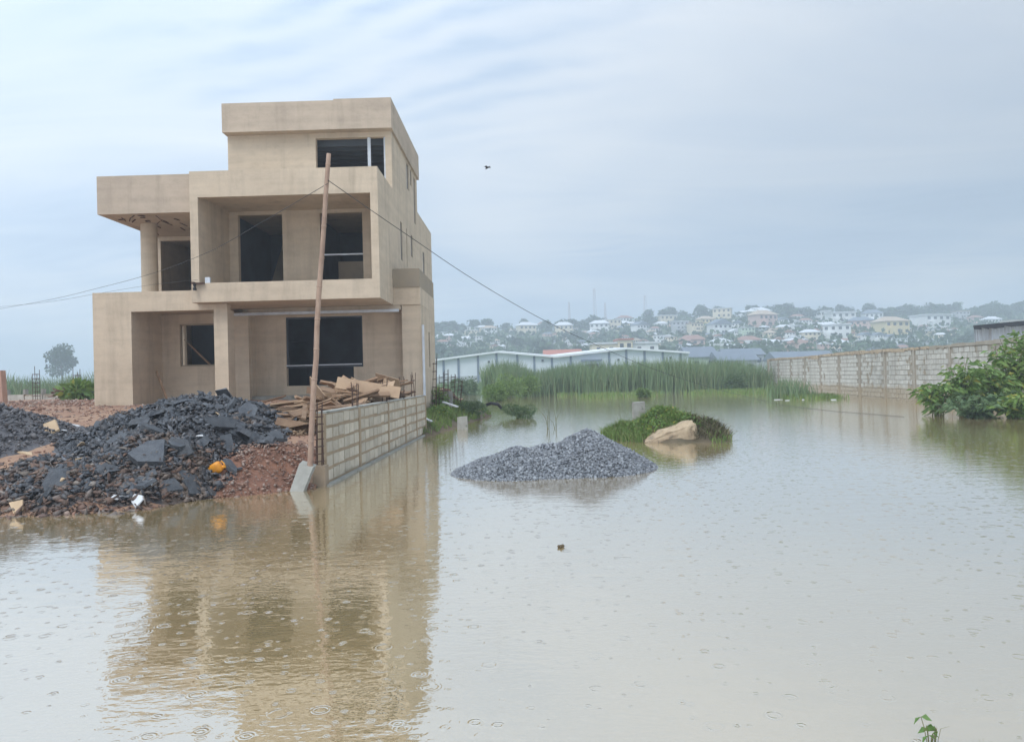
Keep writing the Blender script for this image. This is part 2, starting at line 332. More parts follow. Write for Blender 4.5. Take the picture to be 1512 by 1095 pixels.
def water_mat():
    m = bpy.data.materials.new('muddy_flood_water'); m.use_nodes = True; t = m.node_tree; b = t.nodes['Principled BSDF']
    tco = t.nodes.new('ShaderNodeTexCoord'); vec = tco.outputs['Object']
    c = mixc(t, noise_(t, vec, .25, 3), (.38, .28, .13), (.335, .245, .115))
    t.nodes.remove(b)
    hts = None
    for sc, k, wd, amp, keep, off in ((4.6, 66, .06, 1.0, .50, 0.0), (8.5, 56, .075, .55, .5, 13.7), (3.1, 90, .045, .8, .16, 41.3)):
        vo = t.nodes.new('ShaderNodeTexVoronoi'); vo.voronoi_dimensions = '2D'; vo.inputs['Scale'].default_value = sc; vo.inputs['Randomness'].default_value = .75
        t.links.new(mapping_(t, vec, loc=(off, off * .7, 0)), vo.inputs['Vector'])
        sp = t.nodes.new('ShaderNodeSeparateColor'); t.links.new(vo.outputs['Color'], sp.inputs[0])
        Rr = math_(t, 'MULTIPLY', sp.outputs[0], .22)
        x = math_(t, 'SUBTRACT', vo.outputs['Distance'], Rr)
        g = math_(t, 'EXPONENT', math_(t, 'MULTIPLY', math_(t, 'MULTIPLY', x, x), -1 / wd ** 2))
        h = math_(t, 'MULTIPLY', math_(t, 'COSINE', math_(t, 'MULTIPLY', x, k)), g)
        on = math_(t, 'LESS_THAN', sp.outputs[1], keep)
        fade = math_(t, 'SUBTRACT', 1.15, sp.outputs[0])
        h = math_(t, 'MULTIPLY', math_(t, 'MULTIPLY', h, on), math_(t, 'MULTIPLY', fade, amp))
        hts = h if hts is None else math_(t, 'ADD', hts, h)
    hts = math_(t, 'MULTIPLY', hts, ramp(t, noise_(t, vec, 11, 2, .5), [(.38, .15), (.62, 1.0)]))
    w = noise_(t, mapping_(t, vec, (1, 2.2, 1), (0, 0, .2)), 2.4, 3, .5, .3)
    w2 = noise_(t, mapping_(t, vec, (1, 1.6, 1), (0, 0, -.3)), 17, 2, .5)
    hts = math_(t, 'ADD', math_(t, 'MULTIPLY', hts, .0023), math_(t, 'ADD', math_(t, 'MULTIPLY', w, .0033), math_(t, 'MULTIPLY', w2, .0010)))
    bn = t.nodes.new('ShaderNodeBump'); bn.inputs['Strength'].default_value = 1.0; bn.inputs['Distance'].default_value = 1.0
    t.links.new(hts, bn.inputs['Height'])
    df = t.nodes.new('ShaderNodeBsdfDiffuse'); t.links.new(c, df.inputs[0])
    gl = t.nodes.new('ShaderNodeBsdfGlossy'); gl.inputs['Roughness'].default_value = .03; gl.inputs['Color'].default_value = (1, 1, 1, 1); t.links.new(bn.outputs[0], gl.inputs['Normal'])
    lw = t.nodes.new('ShaderNodeLayerWeight'); lw.inputs[0].default_value = .5; t.links.new(bn.outputs[0], lw.inputs['Normal'])
    fr = math_(t, 'ADD', math_(t, 'MULTIPLY', math_(t, 'POWER', lw.outputs['Facing'], 2.4), .56), .38)      # glancing reflection over silty water
    mx = t.nodes.new('ShaderNodeMixShader'); t.links.new(fr, mx.inputs[0]); t.links.new(df.outputs[0], mx.inputs[1]); t.links.new(gl.outputs[0], mx.inputs[2])
    t.links.new(mx.outputs[0], t.nodes['Material Output'].inputs[0])
    return m
tag(ob('flood_water', npmesh('flood_water', [(-600, -120, 0), (600, -120, 0), (600, 120, 0), (-600, 120, 0)], [[0, 1, 2, 3]]), water_mat()), kind='structure')
# compound ground
SHORE = [(-60, 12), (-15, 10), (-9, 9.5), (-6.2, 9.04), (-4.7, 9.15), (-4.26, 10.13), (-3.28, 10.77), (-2.5, 10.95)]
def shore(x):
    for (a, ya), (b, yb) in zip(SHORE, SHORE[1:]):
        if a <= x <= b: return ya + (yb - ya) * (x - a) / (b - a)
    return 11
def T(x, y):
    d = y - shore(x) + .18 * fbm(x, y, 1.3, 3)
    if d < 0: return max(-.5, d * .3)
    z = .78 * (1 - math.exp(-d / 1.7)) + .17 * sstep(14, 22, y)
    return z + .045 * fbm(x, y, 1.1, 4) * min(1, d) - .9 * sstep(42, 52, y)
def grid(name, x0, x1, nx, y0, y1, ny, fz, m, warp=None):
    v = []
    for j in range(ny + 1):
        for i in range(nx + 1):
            x = x0 + (x1 - x0) * i / nx; y = y0 + (y1 - y0) * j / ny
            if warp: x, y = warp(i / nx, j / ny)
            v.append((x, y, fz(x, y)))
    f = [[j * (nx + 1) + i, j * (nx + 1) + i + 1, (j + 1) * (nx + 1) + i + 1, (j + 1) * (nx + 1) + i] for j in range(ny) for i in range(nx)]
    return npmesh(name, v, f, True)
WX = lambda y: -2.86 + .2 * (y - 10.97) / 10.09            # outer face of the near block wall
g = grid('compound_ground', 0, 1, 190, 0, 1, 170, T, None, warp=lambda u, v: ((WX(8 + 46 * v ** 1.6) - .1 if 8 + 46 * v ** 1.6 < 21 else (-3.35 if 8 + 46 * v ** 1.6 < 27.5 else -4.15)) - 55 * (1 - u) ** 2.2, 8 + 46 * v ** 1.6))
tag(ob('compound_ground', g, SOIL), kind='structure')
# ------------------------------------------------------------------ the unfinished house
HX = Vector((-8, 22.3, .9))
house = thing('concrete_house', HX, 'unfinished three-storey concrete house with open windows and flat roofs beside the flood', 'house')
def hp(name, mb, m=PLASTER, parent=None): return ob(name, mb, m, parent or house)
XA = -4.0
hp('porch_frame', MB().panel(-11.37, -8.55, .45, 4.25, 22.3, 22.55, [(-11.37, -8.95, .45, 3.67), (-9.42, -8.5, 3.84, 4.3)]))
hp('corner_pier', MB().box(-12.5, -11.372, 22.3, 24.2, .45, 4.25))
hp('column', MB().box(-8.95, -8.56, 22.552, 22.85, .5, 3.67))
pbw = hp('porch_back_wall', MB().panel(-12.3, -8.62, .5, 3.74, 24.202, 24.4, [(-10.81, -9.2, 2.08, 3.43)]))
hp('terrace_slab', MB().box(-12.28, -9.42, 22.552, 26.2, 3.75, 3.97))
hp('porch_floor', MB().box(-11.37, -8.55, 22.35, 24.2, .4, .93), CONC)
hp('ground_floor_slab', MB().box(-12.28, -4.22, 24.42, 35, .3, .95), CONC)
hp('column_step', MB().box(-8.6, -8.2, 22.2, 22.75, .45, .97), CONC)
hp('plinth', MB().box(-8.6, -3.78, 24.35, 24.78, .3, 1.08), CONC)
gfw = hp('ground_floor_wall', MB().panel(-8.6, -3.76, .4, 3.84, 24.8, 25.0, [(-7.62, -5.13, 1.95, 3.6), (-7.62, -5.44, 1.38, 1.95)]))
hp('reveal_wall', MB().box(-8.86, -8.602, 24.405, 24.98, .4, 3.84))
hp('lintel_beam', MB().box(-8.6, -3.78, 24.2, 24.795, 3.70, 3.845))
hp('steel_trim', MB().box(-9.1, -3.83, 24.08, 24.19, 3.63, 3.715), METAL)
hp('first_floor_slab', MB().box(-9.41, XA, 22.102, 35, 3.85, 4.06))
hp('terrace_side_wall', MB().panel(24.4, 35, .4, 6.55, -12.5, -12.3, [(27.5, 27.95, 2.2, 3.72), (24.4, 26.0, 4.25, 6.55)], 'x'))
bf = hp('balcony_frame', MB().panel(-9.41, XA, 3.85, 7.61, 21.9, 22.1, [(-9.18, -4.22, 4.40, 6.86)]))
hp('balcony_side_wall', MB().box(-9.41, -9.2, 22.102, 24.3, 4.062, 7.60))
hp('balcony_side_wall', MB().box(-4.2, XA, 22.102, 24.5, 4.062, 7.60))
hp('balcony_ceiling', MB().box(-9.198, -4.202, 22.102, 24.3, 6.95, 7.16))
ffw = hp('first_floor_wall', MB().panel(-9.41, -4.202, 4.062, 7.14, 24.302, 24.498, [(-8.92, -7.50, 4.15, 6.84), (-6.30, -4.95, 4.15, 6.84)]))
hp('upper_roof_slab', MB().box(-9.40, -4.202, 24.5, 35, 7.0, 7.19))
tfa = hp('terrace_fascia', MB().panel(-12.36, -9.412, 6.56, 7.68, 22.4, 22.6).panel(22.602, 35, 6.56, 7.66, -12.36, -12.16, (), 'x').box(-12.158, -9.412, 22.602, 35, 6.57, 6.78), FASCIA)
cl_ = MB(); cl_.tube([(-11.62, 24, 3.98), (-11.62, 24, 6.56)], .245, 24); hp('round_column', cl_)
hp('terrace_back_wall', MB().panel(-12.3, -9.412, 3.98, 6.56, 26.0, 26.2, [(-12.2, -9.45, 4.0, 6.42)]))  # opening cut so this plain wall shows the dark of its shade
SLITS = [(27.7, 28.25, 8.40, 9.36), (28.6, 29.0, 8.75, 9.36), (29.5, 29.98, 7.5, 9.30), (25.95, 26.4, 5.55, 6.87), (27.25, 27.45, 5.5, 6.87), (28.4, 28.9, 6.05, 6.87), (31.8, 32.4, 5.3, 6.8)]
swl = hp('side_wall', MB().panel(24.5, 35, 4.062, 9.44, -4.2, XA, SLITS + [(30.42, 35, 8.12, 9.44)], 'x'))
for y0, y1, z0, z1 in SLITS: hp('slit_shade_sheet', MB().box(XA - .05, XA - .035, y0 + .002, y1 - .002, z0 + .002, z1 - .002), GLASSD, swl)  # dark sheets added near the outer face, standing in for shade inside
hp('ground_side_wall', MB().panel(25, 35, .1, 3.845, -4.2, XA, (), 'x'))
hp('pillar', MB().box(-3.75, -3.15, 24.2, 24.8, .1, 3.845))
anx = hp('annex_side_wall', MB().panel(24.8, 28.0, .1, 3.845, -3.33, -3.15, [(26.1, 26.45, 1.9, 3.1)], 'x'))
hp('slit_shade_sheet', MB().box(-3.2, -3.185, 26.102, 26.448, 1.902, 3.098), GLASSD, anx)  # dark sheet added for the shade inside the annex slit
hp('annex_back_wall', MB().box(-3.998, -3.335, 27.8, 28.0, .1, 3.845))
hp('annex_roof', MB().box(-3.998, -3.15, 24.16, 28.0, 3.85, 4.4))
hp('annex_parapet', MB().box(-3.995, -3.16, 24.13, 28.0, 4.402, 4.98), PLASTER2)
tfw = hp('top_floor_wall', MB().panel(-9.26, -4.2, 7.2, 9.44, 24.502, 24.7, [(-6.43, -4.2, 7.62, 9.28)]).box(-4.2, -4.08, 24.504, 24.7, 9.28, 9.438))
hp('top_side_wall', MB().box(-9.26, -9.06, 24.702, 30.4, 7.2, 9.44))
hp('top_back_wall', MB().panel(-9.26, -4.202, 7.2, 9.44, 30.402, 30.6, [(-8.4, -7.6, 8.1, 9.3)]))
hp('top_fascia', MB().box(-9.3, -5.75, 24.15, 30.65, 9.442, 10.36).box(-5.749, -3.93, 24.15, 30.65, 9.442, 10.40), FASCIA)
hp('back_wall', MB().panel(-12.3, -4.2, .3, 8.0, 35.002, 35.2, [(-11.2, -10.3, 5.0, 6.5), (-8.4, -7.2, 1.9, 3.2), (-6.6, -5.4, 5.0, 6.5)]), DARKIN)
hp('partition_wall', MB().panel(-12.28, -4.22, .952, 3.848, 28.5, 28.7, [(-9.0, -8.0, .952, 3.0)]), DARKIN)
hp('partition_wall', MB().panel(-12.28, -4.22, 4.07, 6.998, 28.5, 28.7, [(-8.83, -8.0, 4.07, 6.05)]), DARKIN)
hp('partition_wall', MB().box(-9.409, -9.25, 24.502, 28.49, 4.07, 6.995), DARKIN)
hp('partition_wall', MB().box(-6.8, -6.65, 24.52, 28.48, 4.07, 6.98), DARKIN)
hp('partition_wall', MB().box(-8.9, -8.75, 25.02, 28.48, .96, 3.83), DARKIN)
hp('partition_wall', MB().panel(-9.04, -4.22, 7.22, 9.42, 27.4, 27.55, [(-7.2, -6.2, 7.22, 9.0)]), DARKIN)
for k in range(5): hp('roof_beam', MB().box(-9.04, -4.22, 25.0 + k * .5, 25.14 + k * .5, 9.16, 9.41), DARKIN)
hp('inner_screen_wall', MB().box(-6.05, -4.95, 25.6, 25.7, 4.07, 5.48), PLASTER2)
hp('stair_flight', MB().quadbox([(-8.7, 26.0, 4.07), (-7.6, 26.0, 4.07), (-7.6, 26.2, 4.07), (-8.7, 26.2, 4.07), (-8.7, 28.2, 6.6), (-7.6, 28.2, 6.6), (-7.6, 28.4, 6.6), (-8.7, 28.4, 6.6)]), PLASTER2)
# openings furniture
hp('window_bar', MB().box(-6.298, -4.952, 24.36, 24.40, 5.50, 5.545), METAL, ffw)
hp('window_frame', MB().box(-4.78, -4.68, 24.56, 24.62, 7.6, 9.28).box(-4.26, -4.21, 24.56, 24.62, 7.6, 9.28), METAL, tfw)
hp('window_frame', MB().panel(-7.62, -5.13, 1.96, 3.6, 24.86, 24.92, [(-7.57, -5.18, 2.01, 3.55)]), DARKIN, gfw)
hp('window_bar', MB().box(-7.6, -5.16, 24.72, 24.76, 2.02, 2.05), METAL, gfw)
hp('window_frame', MB().panel(-10.81, -9.2, 2.08, 3.43, 24.26, 24.32, [(-10.62, -9.25, 2.13, 3.38), (-10.78, -10.68, 2.13, 3.38)]), PLASTER2, pbw)
hp('junction_box', MB().box(-9.06, -8.92, 22.0, 22.09, 4.41, 4.58), METAL)
cbr = hp('cable_bracket', MB().box(-9.3, -9.02, 21.80, 21.88, 4.36, 4.41).box(-9.34, -9.27, 21.70, 21.89, 4.36, 4.42), RUST)
ins = MB(); ins.tube([(-9.26, 21.76, 4.18), (-9.26, 21.76, 4.24), (-9.26, 21.76, 4.28), (-9.26, 21.76, 4.36)], [.05, .05, .03, .05], 10); hp('insulator', ins, BLACKP, cbr)
dp = MB(); dp.tube([(-3.08, 24.1, .2), (-3.08, 24.1, 3.2)], .04, 8); hp('drain_pipe', dp, METAL)
for k in range(26):
    a = random.uniform(-12.1, -9.5); yy = random.uniform(22.7, 25)
    m = MB(); m.tube([(a, yy, 6.575), (a + random.uniform(-.2, .2), yy + random.uniform(-.5, .5), 6.56 - random.uniform(.03, .12))], .016, 4); hp('soffit_bar', m, RUST, tfa)
def plank(name, a, b, w, th, m, label, cat, group=None, roll=0.0):
    a = Vector(a); b = Vector(b); c = (a + b) / 2; X = (b - a) / 2; d = X.normalized()
    s = d.cross(Vector((0, 0, 1))); s = (s if s.length > .05 else Vector((1, 0, 0))).normalized(); u = s.cross(d)
    s2 = s * math.cos(roll) + u * math.sin(roll); u2 = s2.cross(d)
    o = ob(name, MB().obox((0, 0, 0), X, s2 * w / 2, u2 * th / 2), m, loc=c); return tag(o, label, cat, group)
plank('wooden_brace', (-10.78, 24.5, 2.95), (-9.95, 24.5, 2.1), .10, .04, WOOD, 'single board set diagonally across the porch window', 'board')
plank('wooden_pole', (-11.28, 23.6, 1.95), (-10.75, 23.2, .95), .05, .05, WOOD, 'thin stick leaning against the inside of the porch', 'stick')
# ------------------------------------------------------------------ near block wall
bw = thing('block_wall', (WX(11) - .08, 11, 0), 'low sandcrete block wall with brown mortar standing in the flood beside the house', 'wall')
wt = .15
def wp(y, off, z): return (WX(y) - off, y, z)
def wbox(mb, y0, y1, o0, o1, z0, z1):     # box along the wall, o = offset inward from the outer face
    return mb.quadbox([wp(y0, o1, z0), wp(y0, o0, z0), wp(y1, o0, z0), wp(y1, o1, z0), wp(y0, o1, z1), wp(y0, o0, z1), wp(y1, o0, z1), wp(y1, o1, z1)])
ob('mortar_core', wbox(MB(), 11.12, 21.05, .012, wt - .012, -.4, 1.035), MORTAR, bw)
cols = [13.2, 15.75, 17.8, 19.4, 20.98]
proto_b = MB().box(-wt / 2, wt / 2, -.5, .5, -.5, .5).mesh('block')
ang = math.atan2(.2, 10.09)
segs = [(11.12, cols[0] - .06)] + [(a + .06, b - .06) for a, b in zip(cols, cols[1:])]
nb = 0
for r in range(6):
    z0 = -.145 + r * .202; hgt = .150
    for s0, s1 in segs:
        n = max(1, round((s1 - s0) / .335)); L = (s1 - s0) / n; sh = 0
        for k in range(n):
            y = s0 + (k + .5) * L
            o = ob('block', proto_b, BLOCK, bw, loc=Vector((WX(y) - wt / 2 + random.uniform(-.004, .006), y, z0 + hgt / 2 + random.uniform(-.008, .008))) - bw.location)
            o.scale = (1, L - random.uniform(.03, .05), hgt + random.uniform(-.012, .012)); o.rotation_euler = (random.uniform(-.012, .012), 0, -ang + random.uniform(-.01, .01))
for y in cols: ob('column', wbox(MB(), y - .055, y + .055, -.012, wt + .01, -.4, 1.045), MORTAR, bw)
ob('footing', wbox(MB(), 11.0, 21.05, -.07, wt + .05, -.5, .022), CONC, bw)
ob('end_block', wbox(MB(), 10.93, 11.115, -.02, wt + .04, -.4, .30), PLASTER, bw)
ob('mortar_top', wbox(MB(), 11.12, 20.9, .005, wt - .005, 1.036, 1.062), CONC, bw)
def cage(name, c, h, w, label, group=None, ns=5, lean=(0, 0), r=.009, bars=4):
    t = thing(name, c, label, 'rebar', group); c = Vector(c)
    for sx, sy in ((-1, -1), (1, -1), (1, 1), (-1, 1))[:bars]:
        p = c + Vector((sx * w / 2, sy * w / 2, 0)); ln = Vector((lean[0] + random.uniform(-.04, .04), lean[1] + random.uniform(-.04, .04), 0))
        hh = h * random.uniform(.85, 1.05)
        m = MB(); m.tube([p, p + Vector((0, 0, hh * .5)) + ln * .4, p + Vector((0, 0, hh)) + ln], r, 5); ob('bar', m, RUST, t)
    for k in range(ns):
        z = h * (k + .5) / ns * .9; q = c + Vector((lean[0] * z / h, lean[1] * z / h, z)); w2 = w / 2 + .012
        m = MB(); m.tube([q + Vector((-w2, -w2, 0)), q + Vector((w2, -w2, .01)), q + Vector((w2, w2, 0)), q + Vector((-w2, w2, -.01)), q + Vector((-w2, -w2, 0))], r * .7, 4); ob('stirrup', m, RUST, t)
    return t
cage('rebar_cage', (WX(11) - .08, 11.02, .30), .95, .085, 'rusty rebar cage at the bare end of the low block wall beside the bamboo pole', ns=8)
for i, y in enumerate((13.2, 15.75, 17.8, 19.4)):
    cage('starter_bars', (WX(y) - .075, y, 1.046), (.42, .50, .52, .62)[i], .085, 'rusty starter bars sticking up from a column of the low block wall', 'starter bars along the block wall', ns=2, r=.008)
# bamboo pole
bp = [onY(px, py, 10.72) for px, py in ((457, 712), (460, 636), (463, 574), (467, 528), (468, 482), (471, 431), (475, 380), (476.5, 360), (481, 288), (485.5, 227))]
pole = thing('bamboo_pole', bp[0], 'tall crooked bamboo pole carrying a cable at the end of the low wall', 'pole')
cv = []
for a, b in zip(bp, bp[1:]):
    for k in range(4): cv.append(a.lerp(b, k / 4))
cv.append(bp[-1]); n_ = len(cv)
mb = MB(); mb.tube(cv, [.042 - .010 * i / n_ for i in range(n_)], 12); ob('stalk', mb, BAMBOO, pole, smooth=True)
z = bp[0].z + .2
while z < bp[-1].z - .1:
    i = next(i for i in range(n_ - 1) if cv[i + 1].z >= z); t_ = (z - cv[i].z) / (cv[i + 1].z - cv[i].z); p = cv[i].lerp(cv[i + 1], t_)
    rr = .042 - .010 * i / n_; m = MB(); m.tube([p - Vector((0, 0, .012)), p, p + Vector((0, 0, .012))], [rr + .001, rr + .006, rr + .001], 12); ob('node_ring', m, BAMBOO, pole); z += random.uniform(.34, .46)
# leaning slab by the pole
tag(ob('concrete_slab', MB().quadbox([tuple(v) for v in (onY(427, 727, 10.55), onY(446, 730, 10.5), onY(462, 690, 10.66), onY(442, 684, 10.72))] + [tuple(v + Vector((.02, .12, .03))) for v in (onY(427, 727, 10.55), onY(446, 730, 10.5), onY(462, 690, 10.66), onY(442, 684, 10.72))]), CONC), 'mossy concrete slab propped at the foot of the bamboo pole', 'slab')
# cables
def cable(name, pix, a, b, r, label, sag=None):
    pts = [onPlan(px, py, a, b) for px, py in pix]
    out = []
    for i in range(len(pts) - 1):
        p0 = pts[max(i - 1, 0)]; p1 = pts[i]; p2 = pts[i + 1]; p3 = pts[min(i + 2, len(pts) - 1)]
        for k in range(6):
            t = k / 6; out.append(.5 * ((2 * p1) + (p2 - p0) * t + (2 * p0 - 5 * p1 + 4 * p2 - p3) * t * t + (3 * p1 - p0 - 3 * p2 + p3) * t ** 3))
    out.append(pts[-1]); m = MB(); m.tube(out, r, 5)
    return tag(ob(name, m, WIREM), label, 'cable')
pe = onZ(1150, 597)
P0 = (bp[-1].x - .02, 10.66)
cable('cable', [(484, 266), (530, 298), (600, 346), (700, 413), (800, 471), (880, 509), (960, 543), (1040, 569), (1100, 585), (1150, 597)], P0, (pe.x, pe.y), .0055, 'slack black cable from the bamboo pole down into the flood water')
m = MB(); m.tube([onZ(px, py, .012) for px, py in ((1150, 597), (1190, 602), (1236, 607), (1290, 611), (1335, 615))], .005, 5); tag(ob('cable', m, WIREM), 'thin cable lying on the water towards the block wall', 'cable')
cable('cable', [(484, 271), (440, 297), (380, 332), (310, 371), (230, 402), (150, 424), (60, 445), (-60, 466)], P0, (-20, 28.5), .0045, 'thin cable from the bamboo pole passing in front of the house')
cable('cable', [(292, 413), (220, 421), (140, 434), (60, 447), (-60, 458)], (-9.3, 21.65), (-26, 36), .0045, 'thin cable leaving the insulator on the balcony corner')
# ------------------------------------------------------------------ rubble heaps
def bell(x, y, cx, cy, rx, ry, h, p=1.6):
    d = math.hypot((x - cx) / rx, (y - cy) / ry)
    return h * max(0, 1 - d ** p) if d < 1 else 0
def heapA(x, y):
    b = max(bell(x, y, -5.75, 13.3, 1.85, 2.8, .57, 1.3), bell(x, y, -5.1, 11.2, 1.3, 2.0, .40, 1.5), bell(x, y, -4.7, 12.2, 1.0, 1.4, .22, 1.5), bell(x, y, -5.7, 10.4, 1.5, 1.5, .17, 1.4))
    return b + (.10 * fbm(x, y, 1.6, 4) + .05 * fbm(x, y, 5, 3)) * min(1, b * 5)
def heapB(x, y):
    b = bell(x, y, -8.8, 12.2, 1.45, 2.1, .66, 1.2); return b + .06 * fbm(x, y, 2.5, 4) * min(1, b * 5)
def heapC(x, y):
    b = max(bell(x, y, -4.0, 11.15, 1.15, 1.2, .22, 1.5), bell(x, y, -3.6, 11.4, .9, 1.0, .13, 1.4)); return b + .05 * fbm(x, y, 3, 4) * min(1, b * 6)
def top(x, y): return T(x, y) + max(heapA(x, y), heapB(x, y), heapC(x, y))
def heapmesh(fn, x0, x1, y0, y1, st): return grid('heap', x0, x1, int((x1 - x0) / st), y0, y1, int((y1 - y0) / st), lambda x, y: T(x, y) + fn(x, y) - .035, None)
def chunk_bits(fn, n, x0, x1, y0, y1, smin, smax, flat=.5, bias=2.2):
    """many small angular pieces as one mesh, lying on a height function"""
    base = np.array([(1, 0, 0), (0, 1, 0), (-1, 0, 0), (0, -1, 0), (0, 0, 1), (0, 0, -1)], float)
    tri = np.array([(0, 1, 4), (1, 2, 4), (2, 3, 4), (3, 0, 4), (1, 0, 5), (2, 1, 5), (3, 2, 5), (0, 3, 5)])
    V = []; Fc = []; c = 0; tries = 0
    while c < n and tries < n * 6:
        tries += 1
        x = random.uniform(x0, x1); y = random.uniform(y0, y1); z = fn(x, y)
        if z is None: continue
        s = smin + (smax - smin) * random.random() ** bias
        b = (base + rng.uniform(-.42, .42, (6, 3))) * np.array((s, s * random.uniform(.35, .95), s * flat * random.uniform(.5, 1.1)))
        q = Matrix.Rotation(random.uniform(0, 6.28), 3, Vector((random.gauss(0, .5), random.gauss(0, .5), 1)).normalized())
        q2 = Matrix.Rotation(random.gauss(0, .6), 3, 'X')
        b = b @ np.array(q2).T @ np.array(q).T + (x, y, z + s * flat * .3)
        V.append(b); Fc.append(tri + 6 * c); c += 1
    return npmesh('bits', np.concatenate(V), np.concatenate(Fc))
def surf(fn, mn_=.03): return lambda x, y: (T(x, y) + fn(x, y)) if fn(x, y) > mn_ else None
hA = thing('rubble_heap', (-5.7, 12.5, 0), 'broad heap of broken black asphalt rubble in front of the house', 'rubble heap')
ob('heap_body', heapmesh(heapA, -9.2, -2.95, 8.6, 16.4, .055), ASPHB, hA); 
tag(ob('crumbs', chunk_bits(surf(heapA, .05), 16000, -7.6, -3, 8.7, 16, .012, .085, .38), ASPHB, hA), kind='stuff')
hB = thing('rubble_heap', (-8.6, 12.3, 0), 'smaller grey heap of crushed asphalt crumbs beside the red soil bank', 'rubble heap')
ob('heap_body', heapmesh(heapB, -11, -6.2, 9.6, 15.1, .06), CRUMBG, hB)
tag(ob('crumbs', chunk_bits(surf(heapB), 3500, -10.9, -6.4, 9.7, 15, .015, .06, .6), CRUMBG, hB), kind='stuff')
hC = thing('soil_heap', (-4.0, 11.1, 0), 'low heap of reddish brown soil at the water edge beside the black rubble', 'soil heap')
ob('heap_body', heapmesh(heapC, -5.2, -2.98, 9.9, 12.7, .04), REDSOIL, hC)
tag(ob('clods', chunk_bits(surf(heapC, .015), 2600, -5.1, -3.0, 10.0, 12.6, .010, .045, .6), STONEBIT, hC), kind='stuff')
tag(ob('loose_soil_clods', chunk_bits(lambda x, y: T(x, y) if (y > shore(x) - .05 and x < WX(y) - .25 and (x > -12.3 or y < 21)) else None, 7000, -16, -3.1, 8.8, 22, .010, .06, .55), STONEBIT), 'loose brown clods scattered over the wet building site', 'soil', kind='stuff')
tag(ob('loose_soil_clods', chunk_bits(lambda x, y: T(x, y), 3500, -22, -12.7, 16, 33, .02, .12, .5), STONEBIT), 'reddish clods on the soil bank past the house corner', 'soil', kind='stuff')
def strand(x, y):
    if not (shore(x) - .25 < y < shore(x) + 1.5 and -10.5 < x < -4.35): return None
    if random.random() < sstep(.6, 1.5, y - shore(x)) * .8: return None
    return max(top(x, y), -.05)
tag(ob('waterside_rubble', chunk_bits(strand, 6500, -10.5, -4.3, 8.7, 11.6, .012, .09, .35, 2.8), MIXR), 'brown and grey rubble bits along the waterline below the black heap', 'rubble', kind='stuff')
# asphalt slabs: irregular plates
def plate(nv, th, asp):
    a0 = random.uniform(0, 6.28); pts = []
    for k in range(nv):
        a = a0 + 6.283 * (k + random.uniform(-.28, .28)) / nv; r = random.uniform(.55, 1.15); pts.append((math.cos(a) * r, math.sin(a) * r * asp))
    m = MB(); n = nv
    for zz, k in ((-th, 1.0), (th, random.uniform(.86, .98))):
        for p in pts: m.v.append((p[0] * k + random.uniform(-.04, .04), p[1] * k + random.uniform(-.04, .04), zz + random.uniform(-.03, .03)))
    m.f.append(list(range(n))[::-1]); m.f.append(list(range(n, 2 * n)))
    for i in range(n): j = (i + 1) % n; m.f.append([i, j, n + j, n + i])
    return m.mesh('asphalt_slab')
plates = [plate(random.choice((5, 6, 6, 7)), random.uniform(.06, .16), random.uniform(.4, .9)) for _ in range(22)]
def on_surface(o, x, y, s, tilt, sink=.0, fn=top):
    e = .12; nz = Vector((fn(x - e, y) - fn(x + e, y), fn(x, y - e) - fn(x, y + e), 2 * e)).normalized()
    nz = (nz + Vector((random.gauss(0, tilt), random.gauss(0, tilt), 0))).normalized()
    q = nz.to_track_quat('Z', 'Y') @ Matrix.Rotation(random.uniform(0, 6.28), 3, 'Z').to_quaternion()
    o.rotation_mode = 'QUATERNION'; o.rotation_quaternion = q; o.location = (x, y, fn(x, y) + sink); o.scale = (s, s, s)
cnt = 0; tr = 0
while cnt < 275 and tr < 8000:
    tr += 1
    x = random.uniform(-8.2, -3.3); y = random.uniform(9.2, 15.4)
    if heapA(x, y) < .05 or (x < -5.9 and random.random() < .55): continue
    big_ = x > -5.9
    s = (.06 + .26 * random.random() ** 2.4) if big_ else (.045 + .12 * random.random() ** 2.4)
    o = ob('asphalt_slab', random.choice(plates), ASPH); on_surface(o, x, y, s, .45, s * .05)
    tag(o, 'jagged piece of broken black asphalt lying on the broad rubble heap', 'asphalt slab', 'asphalt pieces on the rubble heap'); cnt += 1
SLABL = ['widest flat slab of black asphalt near the crest of the broad rubble heap', 'large grey black slab of asphalt lying flat halfway up the broad rubble heap']
for si_, (px, py, s) in enumerate(((322, 628, .36), (228, 672, .32), (262, 660, .20), (300, 655, .24), (352, 632, .22), (275, 704, .18), (395, 655, .2), (180, 722, .15), (250, 722, .2))):
    p = None
    for k in range(400):                         # walk along the ray to the heap surface
        q = CAM + ray(px, py) * (8.5 + k * .02)
        if q.z <= top(q.x, q.y): p = q; break
    if p is None: continue
    o = ob('asphalt_slab', random.choice(plates), ASPH); on_surface(o, p.x, p.y, s, .12, s * .10)
    tag(o, SLABL[si_] if si_ < 2 else 'large flat slab of broken black asphalt lying on the broad rubble heap', 'asphalt slab', None if si_ < 2 else 'large slabs on the rubble heap')
def hit(px, py, fn=top):
    for k in range(1500):
        q = CAM + ray(px, py) * (7.5 + k * .02)
        if q.z <= fn(q.x, q.y): return q
    return onZ(px, py)
